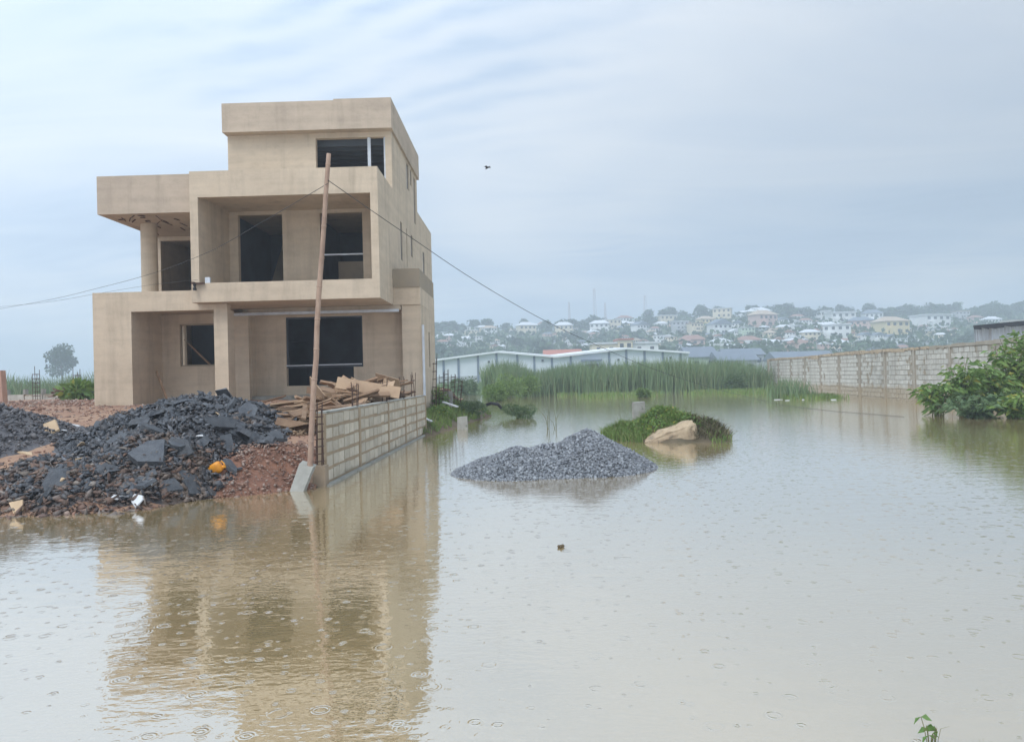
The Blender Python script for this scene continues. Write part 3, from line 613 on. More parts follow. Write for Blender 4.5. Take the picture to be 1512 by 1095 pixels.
for px, py, s, mt, lab, g in ((203, 742, .17, WHITE, 'pale broken tile leaning at the water edge below the black rubble', None), (222, 715, .09, WHITE, 'white scrap lying on the black rubble', 'white scraps'), (112, 630, .12, WHITE, 'white scrap lying on the black rubble', 'white scraps'), (96, 640, .10, WHITE, 'white scrap lying on the black rubble', 'white scraps'), (295, 647, .07, WHITE, 'white scrap lying on the black rubble', 'white scraps'), (172, 738, .09, WHITE, 'white scrap lying on the black rubble', 'white scraps'),
        (75, 635, .22, CARD, 'tan cardboard scrap on the rubble', 'cardboard scraps'), (85, 715, .12, CARD, 'tan cardboard scrap on the rubble', 'cardboard scraps'), (122, 660, .10, CARD, 'tan cardboard scrap on the rubble', 'cardboard scraps'), (40, 672, .12, CARD, 'tan cardboard scrap on the rubble', 'cardboard scraps'), (28, 750, .16, CARD, 'tan cardboard scrap on the rubble', 'cardboard scraps'), (120, 680, .11, CARD, 'tan cardboard scrap on the rubble', 'cardboard scraps'), (323, 614, .07, CARD, 'tan cardboard scrap on the rubble', 'cardboard scraps')):
    p = hit(px, py); o = ob('broken_tile' if mt is WHITE else 'cardboard_scrap', plate(random.choice((4, 5)), .06, .7), mt); on_surface(o, p.x, p.y, s, .5, .03)
    tag(o, lab, 'scrap', g)
# yellow jerrycan
p = hit(318, 697); jc = thing('jerrycan', (p.x, p.y, p.z + .05), 'small orange yellow plastic jerrycan lying on the soil heap', 'jerrycan')
prof = []
m = MB(); ringz = [(-.13, .045), (-.12, .07), (-.05, .078), (-.035, .072), (-.02, .078), (.06, .078), (.09, .065), (.105, .035)]
for zz, r in ringz:
    for k in range(14):
        a = 6.283 * k / 14; cx, sy = math.cos(a), math.sin(a); m.v.append((r * math.copysign(abs(cx) ** .6, cx) * 1.0, r * .75 * math.copysign(abs(sy) ** .6, sy), zz))
for i in range(len(ringz) - 1):
    for k in range(14): m.f.append([i * 14 + k, i * 14 + (k + 1) % 14, (i + 1) * 14 + (k + 1) % 14, (i + 1) * 14 + k])
m.f.append(list(range(14))[::-1]); m.f.append([len(ringz) * 14 - 14 + k for k in range(14)])
ob('body', m, YELLOW, jc, loc=(0, 0, 0), smooth=True)
m = MB(); m.tube([(-.045, 0, .09), (-.045, 0, .14), (.01, 0, .15), (.03, 0, .10)], .011, 6); ob('handle', m, YELLOW, jc, loc=(0, 0, 0))
m = MB(); m.tube([(.03, 0, .10), (.045, 0, .14)], .022, 10); ob('cap', m, YELLOW, jc, loc=(0, 0, 0))
jc.rotation_euler = (.5, 1.0, .4)
# ------------------------------------------------------------------ scrap timber
def gz(x, y): return T(x, y)
def woodtop(x, y): return max(bell(x, y, -3.4, 16.6, 1.2, 3.2, .72, 1.6), bell(x, y, -3.5, 18.6, .9, 2.0, .5, 1.5), bell(x, y, -3.9, 14.6, 1.1, 1.9, .26, 1.5))
for i in range(210):
    y = random.uniform(12.9, 19.8); x = random.uniform(-4.9, WX(y) - .3); h = woodtop(x, y)
    if h < .05: continue
    L = random.uniform(.45, 1.5); z_ = gz(x, y) + h * random.uniform(.55, 1.0)
    th = random.choice((random.gauss(.2, .5), random.gauss(1.3, .5))); tz = random.gauss(0, .16)
    dv = Vector((math.cos(th), math.sin(th), tz)).normalized() * L / 2
    c = Vector((x, y, z_ + .05)); a = c - dv; b = c + dv
    for q in (a, b):
        q.x = min(q.x, WX(q.y) - wt - .05) if q.z < 1.15 else q.x
        q.z = max(q.z, gz(q.x, q.y) + .04)
    ply = random.random() < .2
    plank('plywood_offcut' if ply else 'scrap_plank', a, b, random.uniform(.16, .28) if ply else random.uniform(.07, .17), random.uniform(.012, .02) if ply else random.uniform(.022, .05), PLY if ply else WOOD,
          'offcut of tan plywood in the timber pile behind the low block wall' if ply else 'bare scrap board in the timber pile behind the low block wall', 'plywood' if ply else 'board', 'plywood offcuts in the timber pile' if ply else 'boards in the timber pile', random.gauss(0, .5))
for px0, py0, px1, py1, Y, w in ((372, 612, 512, 590, 14.4, .2), (368, 622, 510, 606, 13.8, .2), (390, 600, 520, 583, 15.2, .16), (375, 630, 470, 612, 13.4, .16), (400, 640, 468, 616, 13.2, .10), (410, 606, 530, 572, 15.0, .12), (440, 597, 560, 578, 15.6, .16), (360, 617, 455, 604, 14.2, .14), (420, 622, 470, 604, 13.6, .22), (452, 590, 540, 566, 15.8, .1), (385, 594, 420, 585, 17, .12)):
    plank('long_board', onY(px0, py0, Y), onY(px1, py1, Y + .7), w, .03, PLY if w > .15 else WOOD, 'long tan board sliding off the timber pile onto the bare soil', 'board', 'long boards at the foot of the timber pile', random.uniform(.15, .5))
for px0, py0, px1, py1, Y, w in ((458, 562, 480, 590, 15.0, .26), (575, 562, 555, 600, 16.6, .24), (520, 562, 545, 574, 16.3, .2), (555, 556, 590, 566, 17.4, .2), (495, 570, 515, 600, 15.6, .14)):
    plank('plywood_sheet', onY(px0, py0, Y), onY(px1, py1, Y - .25), w, .018, PLY, 'broken plywood sheet tilted on top of the timber pile', 'plywood', 'plywood sheets on the timber pile', random.uniform(.9, 1.3))
# heap of wood chips below
chips = chunk_bits(lambda x, y: (gz(x, y) + woodtop(x, y) * .8 - .03) if (woodtop(x, y) > .04 and x < WX(y) - .25) else None, 2500, -4.6, -2.9, 12.9, 20.2, .03, .12, .35)
tag(ob('wood_chips', chips, mat('wood_chip', (.35, .24, .15), (.2, .14, .09), 5, .9, island=[(.40, .28, .17), (.16, .11, .07), (.28, .19, .12), (.10, .075, .05)])), 'broken bits of timber filling the scrap pile behind the low wall', 'wood scraps', kind='stuff')
# ------------------------------------------------------------------ grass tools
def blades(pts, h, w, bend=.35, seed=1, vary=.35):
    r = np.random.default_rng(seed); p = np.asarray(pts, float); n = len(p)
    hh = h * r.uniform(.55, 1.15, n); a = r.uniform(0, 2 * np.pi, n); ww = w * r.uniform(.6, 1.2, n)
    side = np.stack([np.cos(a), np.sin(a), np.zeros(n)], 1) * ww[:, None] / 2
    b = r.uniform(0, 2 * np.pi, n); bl = bend * hh * r.uniform(.1, 1.2, n); bd = np.stack([np.cos(b) * bl, np.sin(b) * bl, np.zeros(n)], 1)
    hh = hh * np.array([1 + vary * mn.fractal(Vector((q[0] * .35, q[1] * .2, 5)), 1, 2, 3) for q in p])
    U = np.zeros((n, 3)); U[:, 2] = hh
    v = np.stack([p - side, p + side, p + U * .55 + bd * .3 - side * .8, p + U * .55 + bd * .3 + side * .8, p + U * (1 - .15 * bend) + bd], 1)
    i = np.arange(n)[:, None] * 5
    f = np.concatenate([i + [0, 1, 3], i + [0, 3, 2], i + [2, 3, 4]], 0)
    return npmesh('grass', v.reshape(-1, 3), f)
def leafcards(cen, nrm, s, asp=.45, seed=1, droop=.2):
    """pointed, folded leaves; nrm = pointing direction"""
    r = np.random.default_rng(seed); c = np.asarray(cen, float); n = len(c); d = np.asarray(nrm, float); d = d / (np.linalg.norm(d, axis=1)[:, None] + 1e-9)
    sz = s * r.uniform(.55, 1.25, n)[:, None]; u = r.normal(size=(n, 3)); sd = np.cross(d, u); sd /= np.linalg.norm(sd, axis=1)[:, None] + 1e-9
    nn = np.cross(d, sd)
    a = c; t = c + d * sz - np.array([0, 0, 1]) * sz * droop; m = c + d * sz * .45
    l = m + sd * sz * asp / 2 + nn * sz * .07; q = m - sd * sz * asp / 2 + nn * sz * .07
    v = np.stack([a, l, t, q], 1).reshape(-1, 3); i = np.arange(n)[:, None] * 4
    return npmesh('leaves', v, np.concatenate([i + [0, 1, 2], i + [0, 2, 3]], 0))
def scatter(n, fn, x0, x1, y0, y1):
    out = []; t = 0
    while len(out) < n and t < n * 20:
        t += 1; x = random.uniform(x0, x1); y = random.uniform(y0, y1); z = fn(x, y)
        if z is not None: out.append((x, y, z))
    return out
# grassy bank beyond the wall
def bank(x, y):
    e = -2.45 + (y - 20.3) * .125 + .12 * fbm(x, y, 1.2, 3) - max(0, y - 30.5) * 1.6
    d = e - x
    if y < 20.4: d -= (20.4 - y) * 2
    return (.62 * (1 - math.exp(-max(0, d) / .9)) + .05 * fbm(x, y, 2, 3) * min(1, max(0, d) * 3)) if d > 0 else max(-.4, d * .3)
tag(ob('grassy_bank', grid('grassy_bank', -3.9, -.6, 50, 19.9, 33, 110, lambda x, y: bank(x, y) - .012, None), mat('dark_bank_earth', (.14, .105, .07), (.10, .08, .05), 3, .95, .8, 14)), kind='structure')
tag(ob('bank_grass', blades(scatter(4200, lambda x, y: bank(x, y) if bank(x, y) > .03 and fbm(x, y, .8, 2, 4) > -.25 else None, -3.1, -.8, 20.2, 32), .20, .022, .6, 3), GRASS), 'rough green grass on the bank past the end of the low wall', 'grass', kind='stuff')
def bush(name, c, R, h, n, ls, m, label, cat='bush', group=None, seed=1, asp=.45, stems=9):
    t = thing(name, c, label, cat, group); r = np.random.default_rng(seed); c = Vector(c)
    lob = [(Vector((r.uniform(-.6, .6) * R, r.uniform(-.6, .6) * R, r.uniform(.3, .75) * h)), r.uniform(.3, .55)) for _ in range(9)]
    P = []; D = []
    for k in range(n):
        l, s = lob[r.integers(9)]; d = r.normal(size=3); d /= np.linalg.norm(d); rad = r.uniform(.45, 1) ** .5
        p = np.array(l) + d * rad * np.array((s * R, s * R, s * h * .8))
        if p[2] < .01: p[2] = r.uniform(.01, .1) * h
        P.append(p + np.array(c)); D.append(d + np.array((0, 0, .25)))
    ob('foliage', leafcards(P, D, ls, asp, seed), m, t)
    mb = MB()
    for k in range(stems):
        l, s = lob[k % 9]; mb.tube([c + Vector((l.x * .3, l.y * .3, -.05)), c + l * .55 + Vector((0, 0, .05)), c + l], [.012, .009, .004], 5)
    ob('stems', mb, STEM, t); return t
bush('bush', (-1.95, 27.3, .22), .62, .42, 1700, .08, LEAFD, 'dark leafy bush on the grassy bank behind the house corner', seed=4)
bush('bush', (-2.6, 24.2, .3), .42, .34, 1000, .08, LEAF, 'bright green low bush on the bank beside the drain pipe', seed=5)
bush('bush', (-.12, 27.9, 0), .62, .50, 2200, .08, LEAFD, 'small dark round bush standing alone in the flood', seed=6)
bush('bush', (-2.9, 26.6, .5), .36, .6, 800, .10, LEAF, 'pale green shrub among the upright rebar rods', seed=16)
for i, (px, yt, Y, lab) in enumerate(((641, 520, 25.2, 0), (651, 545, 26.2, 0), (659, 540, 27.0, 0), (668, 545, 27.6, 0), (677, 553, 28.5, 0))):
    b0 = onY(px, 600, Y); zt = onY(px, yt, Y).z; zb = bank(b0.x, Y) if b0.x < -1.2 else 0
    cage('rebar_rods', (b0.x, Y, zb - .05), zt - zb, .12, 'tall rusty rebar rods standing on the bank behind the house', 'rebar rods on the bank', ns=7, lean=(random.uniform(-.1, .1), 0), r=.009, bars=3)
b0 = onY(659, 598, 27.3); pier = thing('block_pier', (b0.x, 27.3, .1), 'stub of grey block pier among the rebar rods', 'pier')
for k in range(5): ob('block', MB().box(b0.x - .21 + random.uniform(-.01, .01), b0.x + .21, 27.2, 27.6, .1 + k * .19, .283 + k * .19), CONC, pier)
b0 = onZ(683, 631, .05); tag(ob('concrete_block', MB().quadbox([(b0.x - .15, b0.y - .1, 0), (b0.x + .15, b0.y - .12, 0), (b0.x + .15, b0.y + .12, 0), (b0.x - .15, b0.y + .1, 0), (b0.x - .14, b0.y - .1, .36), (b0.x + .14, b0.y - .12, .38), (b0.x + .14, b0.y + .1, .38), (b0.x - .14, b0.y + .1, .36)]), CONC), 'grey block standing upright at the edge of the grassy bank', 'block')
plank('pale_board', (-3.0, 21.6, bank(-3.0, 21.6) + .16), (-2.55, 21.3, bank(-2.55, 21.3) + .14), .12, .03, WHITE, 'short pale board lying on the grass by the wall end', 'board')
plank('pale_board', (-2.7, 26.0, bank(-2.7, 26) + .3), (-2.2, 25.8, bank(-2.2, 25.8) + .28), .16, .04, WHITE, 'pale board lying on the bank under the rebar rods', 'board')
for k in range(7):
    x = random.uniform(-3.2, -2.4); y = random.uniform(22.5, 27); o = ob('rubble_stone', random.choice(plates), CONC); on_surface(o, x, y, random.uniform(.1, .22), .5, .06, bank); tag(o, 'grey lump of rubble on the bank near the rebar rods', 'rubble', 'rubble lumps on the bank')
m = MB(); m.tube([(-1.5, 29.2, .42), (-1.2, 29.0, .52), (-.95, 29.1, .47), (-.8, 29.2, .30)], .06, 8); tag(ob('black_hose', m, BLACKP), 'bent black plastic hose on the grassy bank', 'hose')
# ------------------------------------------------------------------ gravel heap
def gravel(x, y):
    b = max(bell(x, y, 1.02, 12.55, 1.12, 1.35, .62, 1.15), bell(x, y, -.12, 12.2, 1.05, 1.15, .38, 1.25), bell(x, y, .45, 12.3, 1.2, 1.15, .43, 1.3))
    return b + (.03 * fbm(x, y, 3, 3)) * min(1, b * 6) - .02
gh = thing('gravel_heap', (.5, 12.4, 0), 'heap of crushed grey granite gravel rising out of the flood water', 'gravel heap')
ob('heap_body', grid('heap', -1.4, 2.4, 95, 10.9, 14.1, 80, lambda x, y: gravel(x, y) - .012, None), GRAVEL, gh)
tag(ob('stones', chunk_bits(lambda x, y: gravel(x, y) if gravel(x, y) > -.018 else None, 15000, -1.3, 2.3, 11, 14, .014, .042, .7, 1.3), GRAVEL, gh), kind='stuff')
# ------------------------------------------------------------------ grassy mound with boulder
def mound(x, y):
    b = max(bell(x, y, 3.45, 18.1, 1.15, 1.7, .60, 1.5), bell(x, y, 2.7, 18.2, .85, 1.4, .30, 1.4), bell(x, y, 4.0, 17.2, .62, 1.0, .30, 1.5))
    return b + .16 * fbm(x, y, 1.7, 3) * min(1, b * 4) - .03
md = thing('grassy_mound', (3.3, 17.9, 0), 'small mound of earth overgrown with green weeds rising out of the flood', 'mound')
ob('earth', grid('earth', 1.7, 4.9, 70, 16.0, 20, 70, mound, None), mat('dark_earth', (.13, .10, .065), (.09, .075, .045), 3, .95, .8, 14), md)
tag(ob('weeds', blades(scatter(6500, lambda x, y: mound(x, y) if mound(x, y) > -.028 and fbm(x, y, 1.5, 2, 3) > -.35 and not (math.hypot(x - 3.6, y - 18.1) < .32 and random.random() < .8) and not (x > 3.75 and y < 17.6 and random.random() < .75) and not (2.6 < x < 3.95 and y < 17.0) else None, 1.8, 4.7, 16.2, 19.8), .24, .022, .9, 9), GRASS, md), kind='stuff')
P = scatter(3800, lambda x, y: mound(x, y) + random.uniform(.03, .14) if mound(x, y) > .06 and x < 3.95 and not (x > 2.6 and y < 17.0) and not (math.hypot(x - 3.6, y - 18.1) < .3) else None, 1.9, 4.0, 16.3, 19.6)
tag(ob('weed_leaves', leafcards(P, rng.normal(size=(len(P), 3)) + (0, -.2, .5), .085, .5, 8), LEAF, md), kind='stuff')
P = scatter(900, lambda x, y: mound(x, y) + random.uniform(.02, .08) if mound(x, y) > .03 else None, 3.7, 4.7, 16.3, 18)
tag(ob('dry_stalks', blades(P, .26, .02, 1.4, 12), mat('dry_stalks', (.17, .14, .08), (.10, .09, .05), 5, .9, island=[(.20, .17, .10), (.08, .07, .04), (.13, .12, .06)]), md), kind='stuff')
tag(ob('crumbs', chunk_bits(lambda x, y: mound(x, y) + .02 if math.hypot(x - 3.6, y - 18.1) < .34 else None, 260, 3.1, 4.0, 17.6, 18.5, .02, .07, .5), mat('straw_crumbs', (.36, .27, .2), (.25, .17, .12), 6, .9), md), kind='stuff')
def boulder(pix, Y, dep, m, label):
    import bmesh
    bm = bmesh.new(); c = onY(995, 640, Y + dep * .3)
    for px, py in pix:
        p = onY(px, py, Y); bm.verts.new(p - c); q = onY(px, py, Y) ; bm.verts.new(Vector((q.x * .96 + .04 * c.x, Y + dep, max(-.1, q.z * .9))) - c)
        bm.verts.new(Vector((q.x * .9 + .1 * c.x, Y - .10, q.z * .72)) - c)
    bmesh.ops.convex_hull(bm, input=bm.verts); bmesh.ops.delete(bm, geom=[v for v in bm.verts if not v.link_faces], context='VERTS')
    bmesh.ops.triangulate(bm, faces=bm.faces); bmesh.ops.subdivide_edges(bm, edges=bm.edges, cuts=5, use_grid_fill=True)
    for v in bm.verts:
        n = v.co.normalized(); v.co += n * (.06 * mn.fractal(v.co * 5, .8, 2, 6) + .035 * mn.noise(v.co * 2.2))
    me = bpy.data.meshes.new('boulder'); bm.to_mesh(me); bm.free(); me.polygons.foreach_set('use_smooth', [True] * len(me.polygons))
    return tag(ob('boulder', me, m, loc=c), label, 'boulder')
boulder(((953, 652), (962, 643), (980, 634), (1002, 628), (1022, 619), (1029, 627), (1033, 645), (1012, 658), (972, 660)), 16.75, .75, SANDROCK, 'sandy tan boulder lying against the grassy mound in the water')
b0 = onY(943, 612, 20.2); tag(ob('post_stub', MB().quadbox([(b0.x - .15, 20.05, -.1), (b0.x + .15, 20.05, -.1), (b0.x + .15, 20.35, -.1), (b0.x - .15, 20.35, -.1), (b0.x - .14, 20.06, .74), (b0.x + .15, 20.06, .77), (b0.x + .14, 20.33, .77), (b0.x - .15, 20.33, .75)]), CONC), 'square concrete post stub behind the grassy mound', 'post')
def stalks(name, c, n, h, spread, label, r=.006, group=None, m=STEM):
    mb = MB(); c = Vector(c)
    for k in range(n):
        a = random.uniform(0, 6.28); l = random.uniform(.2, 1) * spread; hh = h * random.uniform(.5, 1.1); s0 = c + Vector((random.uniform(-.3, .3) * spread, random.uniform(-.3, .3) * spread, -.1))
        mb.tube([s0, s0 + Vector((math.cos(a) * l * .3, math.sin(a) * l * .3, hh * .6)), s0 + Vector((math.cos(a) * l, math.sin(a) * l, hh))], [r, r * .8, r * .3], 4)
    return tag(ob(name, mb, m), label, 'weed', group)
stalks('weed_stalks', onZ(815, 633), 6, .65, .5, 'few dark bare stalks standing in water behind the gravel heap', .010)
stalks('weed_stalks', onZ(1070, 655), 5, .35, .4, 'thin bare stalks in the water beside the mound', .008)
# ------------------------------------------------------------------ reeds and far vegetation
def reedz(x, y): return -.02
def reedfront(x): return 57.5 + 2.2 * fbm(x, 3.3, .12, 2) + (3 if x < -2 else 0)
tag(ob('reeds', blades(scatter(26000, lambda x, y: -.05 if y > reedfront(x) and fbm(x, y, .09, 2, 7) > -.45 else None, -3.2, 18.8, 56, 70), 2.35, .075, .30, 21), REED), 'tall green reed bed along the far edge of the flood', 'reeds', kind='stuff')
tag(ob('reeds', blades(scatter(9000, lambda x, y: -.05, -60, -33, 62, 74), 2.6, .09, .3, 22), REED), 'hazy reed bed behind the low fence past the house', 'reeds', kind='stuff')
tag(ob('far_grass', blades(scatter(9000, lambda x, y: .05, -14, 60, 72, 100), 1.1, .12, .5, 23), REED), 'rough grass behind the reed bed', 'grass', kind='stuff')
tag(ob('water_grass', blades(scatter(2600, lambda x, y: -.02 if fbm(x, y, .25, 2, 2) > .0 else None, 2.5, 19.5, 48.5, 57.5), .38, .05, .8, 24), GRASS), 'low grass growing through the shallow water before the reeds', 'grass', kind='stuff')
for i, (px, py, R, h, lab) in enumerate(((750, 588, 1.3, 1.55, 'bright yellow green shrub at the left end of the reed bed'), (775, 586, 1.0, 1.6, 'light green shrub at the water edge of the reeds'), (732, 592, .8, 1.0, 'pale low shrub spreading over the water before the reeds'), (840, 582, .9, 1.1, 'light green shrub at the water edge of the reeds'), (975, 578, .9, 1.0, 'light green shrub at the water edge of the reeds'), (1085, 578, .9, 1.1, 'grey green round shrub before the reeds near the long block wall'), (950, 586, .45, .5, 'small tuft of weeds standing in the water before the reeds'))):
    if i == 0: lab = 'tallest bright yellow green shrub at the open end of the reed bed'
    p = onZ(px, py); bush('shrub', (p.x, p.y, 0), R, h, 1900, .2, REEDP if i != 5 else LEAFD, lab, 'shrub', 'light green shrubs before the reeds' if i in (1, 3, 4) else None, 30 + i, .35)
p = onZ(675, 600); bush('shrub', (-5.2, 66, 0), 1.4, 1.4, 1500, .22, LEAFD, 'hazy grey green shrub in front of the warehouse plinth', 'shrub', None, 41)
# ------------------------------------------------------------------ long block wall on the far side
A_, B_ = Vector((16.35, 20, 0)), Vector((19.21, 60.0, 0))
dW = (B_ - A_).normalized(); nW = Vector((-dW.y, dW.x, 0)); LW = (B_ - A_).length
rw = thing('block_wall', A_, 'long weathered block wall with stained coping along the flood beside the leafy shrubs', 'wall')
def rbox(mb, s0, s1, o0, o1, z0, z1):   # o = offset towards the water side
    P = [A_ + dW * s + nW * o for s, o in ((s0, o1), (s0, o0), (s1, o0), (s1, o1))]
    return mb.quadbox([(p.x, p.y, z0) for p in P] + [(p.x, p.y, z1) for p in P])
def topz(s): return 2.40 + .03 * math.sin(s * .35)
ob('mortar_core', rbox(MB(), 0, LW, -.13, -.028, -.5, 2.24), MORTARR, rw)
rot = math.atan2(dW.y, dW.x) - math.pi / 2; cand = []
pil = [k * 3.3 + 1.2 for k in range(13)]
for r in range(11):
    z0 = -.16 + r * .218; s = .1 + (.2 if r % 2 else 0)
    while s < LW - .45:
        Lb = .40
        if not any(p - .08 < s + Lb and s < p + .08 for p in pil): cand.append((s + Lb / 2, z0 + .0975, Lb))
        else:
            pass
        s += Lb + .028
protoR = MB().box(-.075, .075, -.5, .5, -.5, .5).mesh('block')
cand.sort(key=lambda c: (c[0] if c[0] > 5.6 else 100 + c[0]) + (3 if c[1] < .1 else 0))
rest = MB()
for i, (s, z_, Lb) in enumerate(cand):
    of = -.075 + random.uniform(-.003, .006); p = A_ + dW * s + nW * of
    if i < 300:
        o = ob('block', protoR, BLOCKR, rw, loc=Vector((p.x, p.y, z_)) - A_); o.scale = (1, Lb - random.uniform(.0, .02), .195 + random.uniform(-.01, .006)); o.rotation_euler = (random.uniform(-.01, .01), 0, rot)
    else: rbox(rest, s - Lb / 2 + .005, s + Lb / 2 - .005, of - .07, of + .075 + .0, z_ - .096, z_ + .094)
tag(ob('distant_blocks', rest, BLOCKR, rw), kind='stuff')
for s in pil: ob('pillar', rbox(MB(), s - .085, s + .085, -.16, .012, -.5, topz(s) - .06), MORTARR, rw)
s = 0.0; k = 0
while s < LW:
    L2 = min(random.choice((1.6, 2.2, 3.0, 3.6)), LW - s); drop = random.choice((0, .02, .05, .12))
    m = MB(); n2 = max(2, int(L2 / .3))
    for q in range(n2):
        a = s + L2 * q / n2; b = s + L2 * (q + 1) / n2 - (.012 if q == n2 - 1 else .0005)
        rbox(m, a, b, -.155, .02 + random.uniform(0, .012), 2.245 - random.choice((0, 0, drop)), topz(a) - random.uniform(0, .05))
    ob('coping', m, COPING if s > 12 else MORTARR, rw); s += L2
shard = thing('wall_debris', onZ(1215, 587), 'white foam and litter stranded by the grass at the wall foot', 'litter')
for px, py, w in ((1149, 590, .42), (1163, 591, .3), (1186, 590, .2), (1231, 590, .33)):
    p = onZ(px, py); ob('foam_piece', plate(6, .25, .5), WHITE, shard, loc=p - shard.location).scale = (w * .5, w * .4, .09)
# grass tuft at the far end of the wall
p = onZ(1165, 588)
tag(ob('grass_clump', blades([(p.x + random.gauss(0, .55), p.y + random.gauss(0, .8), -.03) for _ in range(420)], 1.15, .05, .4, 51), REED), 'tall dark grass clump growing at the far corner of the long block wall', 'grass', kind='stuff')
p = onZ(1200, 588)
tag(ob('grass_clump', blades([(p.x + random.uniform(-1.6, 1.2), p.y + random.gauss(0, .6), -.03) for _ in range(1500)], .38, .05, .7, 52), GRASS), 'low spreading grass clump along the foot of the long block wall', 'grass', kind='stuff')
# shed behind the wall
sh = thing('sheet_shed', (24.5, 44, 0), 'pale corrugated sheet shed with tarred roof edge behind the long block wall', 'shed')
zA, zB = 3.55, 4.25
m = MB(); x = 24.6; Yf = 42.0
pts = []
while x < 34:
    for dx, dy in ((0, 0), (.05, -.03), (.10, 0), (.15, .03)): pts.append((x + dx, Yf + dy))
    x += .2
for i, (a, b) in enumerate(pts): m.v += [(a, b, 0), (a, b, zA - .05 + (a - 24.6) * .07)]
for i in range(len(pts) - 1): m.f.append([2 * i, 2 * i + 2, 2 * i + 3, 2 * i + 1])
ob('sheet_wall', m, SHEET, sh); ob('sheet_wall', MB().quadbox([(24.55, 42.04, 0), (24.6, 42.04, 0), (28.5, 48, 0), (28.4, 48, 0), (24.55, 42.04, zA - .06), (24.6, 42.04, zA - .06), (28.5, 48, zA - .06), (28.4, 48, zA - .06)]), SHEET, sh)
ob('roof', MB().quadbox([(24.2, 41.5, zA - .02), (34, 41.5, zA + .66), (38, 48.5, zA + .9), (28.7, 48.5, zA + .2), (24.2, 41.5, zA + .06), (34, 41.5, zA + .74), (38, 48.5, zA + .98), (28.7, 48.5, zA + .28)]), DARKROOF, sh)
fl = MB(); x = 24.2
while x < 33.9:
    d = random.uniform(.05, .2); zt = zA - .02 + (x - 24.2) * .0694; fl.quadbox([(x, 41.44, zt - d), (x + .4, 41.44, zt - random.uniform(.04, .2)), (x + .4, 41.49, zt), (x, 41.49, zt), (x, 41.44, zt + .09), (x + .4, 41.44, zt + .12), (x + .4, 41.49, zt + .12), (x, 41.49, zt + .09)]); x += .405
ob('tarred_edge', fl, DARKROOF, sh)
# leafy shrubs before the long wall
def tall_shrub(c, h, R, nst, nl, ls, label, seed, m=LEAF):
    r = random.Random(seed); c = Vector(c); t = thing('leafy_shrub', c, label, 'shrub'); mb = MB(); P = []; D = []
    for k in range(nst):
        a = r.uniform(0, 6.28); tip = Vector((math.cos(a) * R * r.uniform(.2, 1), math.sin(a) * R * r.uniform(.2, 1), h * r.uniform(.55, 1.05)))
        mid = Vector((tip.x * .35, tip.y * .35, tip.z * .6)); b0 = Vector((r.uniform(-.15, .15), r.uniform(-.15, .15), -.15))
        mb.tube([c + b0, c + mid, c + tip], [.022, .014, .005], 5)
        for j in range(nl):
            u = r.uniform(.12, 1) ** .7; q = (b0.lerp(mid, u * 2) if u < .5 else mid.lerp(tip, u * 2 - 1))
            b = r.uniform(0, 6.28); d = Vector((math.cos(b), math.sin(b), r.uniform(-.35, .6)))
            P.append(c + q + d * r.uniform(.02, .22)); D.append(d)
    ob('stems', mb, STEM, t); ob('foliage', leafcards([tuple(p) for p in P], [tuple(d) for d in D], ls, .42, seed, .35), m, t); return t
for i, (px, py, h, R, nst, nl, lab) in enumerate(((1385, 614, .95, .75, 14, 36, 'low bright green shrub at the outer edge of the thicket before the long wall'), (1422, 613, 1.75, .6, 13, 44, 'leafy green shrub with drooping pointed leaves between two larger shrubs'), (1462, 611, 1.5, .7, 14, 46, 'dense leafy shrub with yellowing leaves near the middle of the thicket'), (1500, 609, 2.3, .75, 17, 50, 'tallest leafy shrub of the thicket in front of the long wall'), (1550, 606, 2.5, .9, 18, 54, 'leafy shrub at the far side of the thicket beyond the tallest one'), (1440, 617, .6, .9, 16, 50, 'low dark weeds under the leafy thicket at the waterline'), (1500, 617, .6, 1.0, 16, 50, 'low yellowish weeds under the leafy thicket at the waterline'))):
    p = onZ(px, py); tall_shrub((p.x, p.y, 0), h, R, nst, nl, .24, lab, 60 + i, LEAFD if i == 5 else LEAF)
# ------------------------------------------------------------------ low fence and things past the house corner
fe = thing('block_fence', (-22, 38, .5), 'low pale block fence with stub posts behind the red soil bank', 'fence')
for k in range(9):
    x = -26.6 + k * .9; ob('panel', MB().box(x, x + .86, 38, 38.16, .4, 1.22), BLOCKR, fe); ob('post', MB().box(x - .06, x + .06, 37.96, 38.2, 1.222, 1.48), CONC, fe)
for px, yt in ((54, 543), (114, 545)):
    b0 = onY(px, 588, 37.6); cage('rebar_cage', (b0.x, 37.6, .4), onY(px, yt, 37.6).z - .4, .22, 'tall rebar cage standing beside the low pale fence', 'rebar cages at the low fence', ns=9, r=.014)
b0 = onY(3, 588, 30); tag(ob('brick_pillar', MB().quadbox([(b0.x - .5, 29.9, .6), (b0.x + .12, 29.9, .6), (b0.x + .12, 30.2, .6), (b0.x - .5, 30.2, .6), (b0.x - .5, 29.9, 2.1), (b0.x + .03, 29.9, 2.25), (b0.x + .03, 30.2, 2.25), (b0.x - .5, 30.2, 2.1)]), mat('pinkish_plaster', (.50, .32, .24), (.42, .26, .2), 3, .9)), 'pinkish plastered pillar end beyond the grey crumb heap', 'pillar')
bush('broad_leaf_plant', (onY(122, 588, 34).x, 34, .9), .85, .75, 420, .42, LEAF, 'broad leaved green plant at the end of the low fence', 'plant', None, 71, .5)
bush('broad_leaf_plant', (onY(95, 585, 36).x, 36, .8), .5, .7, 160, .3, mat('reddish_leaves', (.22, .12, .09), (.16, .09, .07), 3, .7), 'small reddish plant beside the low fence', 'plant', None, 72, .5)
